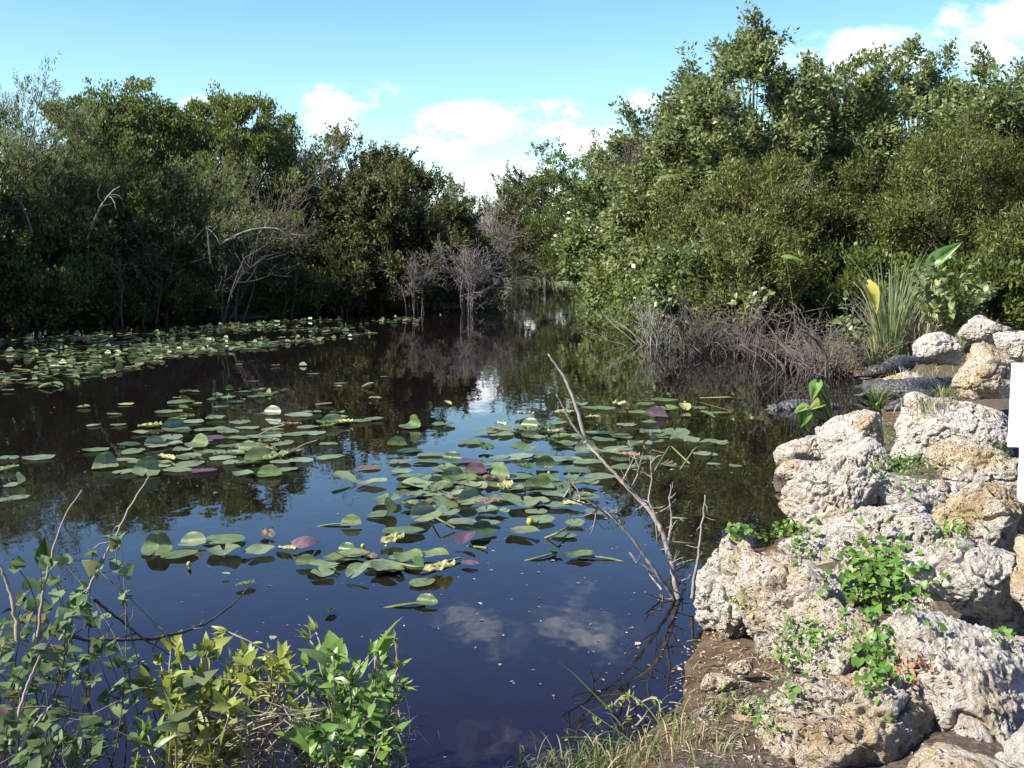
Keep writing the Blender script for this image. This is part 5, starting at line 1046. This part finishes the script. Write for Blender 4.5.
near_grass('grass and sedge blades along the near bank at bottom centre', [(640, 755, 70, 22), (690, 740, 50, 25), (600, 765, 60, 12), (560, 775, 60, 10)], 480, .15, 71)
near_grass('short dry grass and weeds on the mud around the alligators', [(925, 376, 30, 8), (900, 384, 25, 5), (925, 410, 25, 10), (880, 372, 20, 6), (950, 395, 14, 16)], 420, .22, 73, .010, .5)
near_grass('sparse short green weeds on the gravelly dirt', [(740, 700, 40, 25), (770, 660, 20, 20), (720, 750, 30, 20)], 160, .06, 72, .004)
def bigblade(pts, w, t, label):
    q = np.array([D(*p) for p in pts]); n = len(q); tt = np.linspace(0, n - 1, 16); pl = np.c_[[np.interp(tt, np.arange(n), q[:, i]) for i in range(3)]].T
    for _ in range(2): pl[1:-1] = (pl[:-2] + 2 * pl[1:-1] + pl[2:]) / 4
    g = Geo(); g.blade(pl, np.linspace(1, .15, 16) * w, t); tag(g.build('long_grass', M_grass), label, 'grass', 'long grass stems at bottom centre')
bigblade([(668, 770, 4.7), (640, 748, 4.75), (600, 738, 4.8), (560, 736, 4.85), (528, 752, 4.85)], .014, .55, 'long grass blade arching left at bottom centre')
bigblade([(672, 772, 4.8), (664, 730, 4.8), (645, 703, 4.85), (622, 692, 4.9), (590, 698, 4.9)], .010, .5, 'grass stem arching up and over to the left')
bigblade([(670, 770, 4.7), (672, 740, 4.7), (676, 705, 4.75), (690, 690, 4.75)], .016, .45, 'broad upright grass blade at bottom centre')
bigblade([(650, 760, 4.8), (628, 738, 4.8), (604, 722, 4.8), (580, 705, 4.85)], .008, .8, 'thin reddish grass stem slanting up left')
bigblade([(612, 712, 5.0), (590, 690, 5.0), (572, 672, 5.0), (558, 662, 5.0)], .010, .5, 'leafy grass tip farthest left over the water')
shrub('waterside_weed', 'small leafy weed with reddish stems at bottom centre', (P(630, 722, .0)), [D(610, 705, 5.1), D(622, 700, 5.1), D(640, 705, 5.05), D(660, 712, 5.0), D(596, 722, 5.0), D(616, 735, 4.9), D(645, 735, 4.9)], 8, .035, .013, M_shrub, M_pinktwig, 231, None, whorl=5)
near_lit = Geo(); rl = np.random.default_rng(55)
for k in range(420):
    c, nn = hit(rl.normal(740, 70), rl.normal(695, 45))
    if c is None: continue
    a = rl.uniform(0, 6.28); d = np.array([math.cos(a), math.sin(a), rl.normal(0, .15)]); l = rl.uniform(.02, .10); b = np.array(c) + [0, 0, .006]; near_lit.tube([b - d * l / 2, b + [0, 0, .004], b + d * l / 2], rl.uniform(.0012, .003), 4, rl.random())
lc = []
for k in range(1100):
    c, nn = hit(rl.normal(800, 100), rl.normal(670, 75))
    if c is not None and c.z > -.03: lc.append((np.array(c) + [0, 0, .008], np.array(nn)))
lp = np.array([q[0] for q in lc]); ln_ = np.array([q[1] for q in lc]); m = len(lp)
near_lit.quads(lp, rl.normal(size=(m, 3)) * [1, 1, .1], nrm(ln_ + rl.normal(size=(m, 3)) * .3), rl.uniform(.012, .045, m), rl.uniform(.006, .02, m), rl.uniform(0, .6, m))
tag(near_lit.build('litter', M_straw), 'dry leaf and twig litter on the wet dirt bank', 'litter', kind='stuff')
peb = Geo(); Vi, Ti = ICO[5]; bmx = bmesh.new(); bmesh.ops.create_icosphere(bmx, subdivisions=2, radius=1); Vs = np.array([v.co[:] for v in bmx.verts]); Ts = np.array([[v.index for v in f.verts] for f in bmx.faces]); bmx.free()
for k in range(420):
    c, nn = hit(rl.normal(735, 55), rl.normal(680, 45))
    if c is None or c.z > .35 or c.z < -.1: continue
    s = rl.uniform(.003, .010); peb.add(Vs * (1 + vnoise(Vs * 2 + k, k)[:, None] * .25) * s * rl.uniform(.6, 1.2, 3) + np.array(c), None, Ts, rl.random())
tag(peb.build('pebbles', leafmat('pebble', [(0, (.18, .15, .12)), (.5, (.28, .24, .20)), (1, (.45, .41, .35))], .9, 0, .2), smooth=True), 'pale limestone pebbles on the dirt bank', 'pebbles', kind='stuff')

deb = Geo(); rd = np.random.default_rng(66); dp_ = []
for (cx_, cy_, sx_, sy_, n_) in [(470, 490, 110, 50, 170), (210, 445, 110, 35, 110), (650, 430, 70, 30, 70), (400, 600, 150, 60, 80), (690, 540, 60, 60, 60), (640, 690, 50, 40, 60), (330, 360, 160, 25, 60)]:
    for k in range(n_):
        p_ = P(cx_ + rd.normal(0, sx_), max(300, cy_ + rd.normal(0, sy_)), .004)
        if sdist(np.array([[p_.x, p_.y]]))[0] < -.05: dp_.append(np.array(p_))
dp_ = np.array(dp_); m = len(dp_); sz_ = rd.uniform(.008, .03, m) * (1 + (rd.random(m) < .08) * 1.5)
deb.quads(dp_, rd.normal(size=(m, 3)) * [1, 1, .05], np.tile([0, 0, 1.], (m, 1)) + rd.normal(size=(m, 3)) * .1, sz_, sz_ * rd.uniform(.3, .8, m), rd.random(m))
tag(deb.build('debris', M_straw), 'small bits of leaf and seed floating on the water', kind='stuff')

# ------------------------------------------------------------------ white sign at the right edge
def sign():
    M_white = plain('white_paint', (.78, .78, .77), .5, (.66, .665, .66), 9, .06); M_ink = plain('dark_ink', (.05, .06, .12), .5)
    dp = 8.0; a = D(1014, 363, dp); b_ = D(1014, 447, dp)
    c = D(1042, 405, dp); g0 = gz(c.x, dp); root = empty('sign', (c.x, dp, g0), 'white painted sign board on a post at the right edge', 'sign')
    def box(name, x0, x1, y0, y1, z0, z1, m, bev=.003):
        bm = bmesh.new(); bmesh.ops.create_cube(bm, size=1)
        for v in bm.verts: v.co = Vector(((x0 + x1) / 2 + v.co.x * (x1 - x0), (y0 + y1) / 2 + v.co.y * (y1 - y0), (z0 + z1) / 2 + v.co.z * (z1 - z0)))
        bmesh.ops.bevel(bm, geom=bm.edges[:], offset=bev, segments=2, affect='EDGES'); me = bpy.data.meshes.new(name); bm.to_mesh(me); bm.free(); me.materials.append(m)
        o = bpy.data.objects.new(name, me); COL.objects.link(o); o.parent = root; return o
    zt, zb = a.z - g0, b_.z - g0; xl = D(1010, 405, dp).x - c.x; xp = D(1020.5, 405, dp).x - c.x
    zp = D(1020, 344, dp - .1).z - g0
    box('board', xl, xl + .40, -.012, .012, zb, zt, M_white)
    box('post', xp, xp + .11, -.10, -.0145, -.35, zp, M_white, .005)
    for zz in (D(1022, 397, dp - .1).z - g0, D(1022, 358, dp - .1).z - g0):
        box('mark', xp + .014, xp + .04, -.1025, -.0995, zz - .006, zz + .008, M_ink, .0008)
sign()
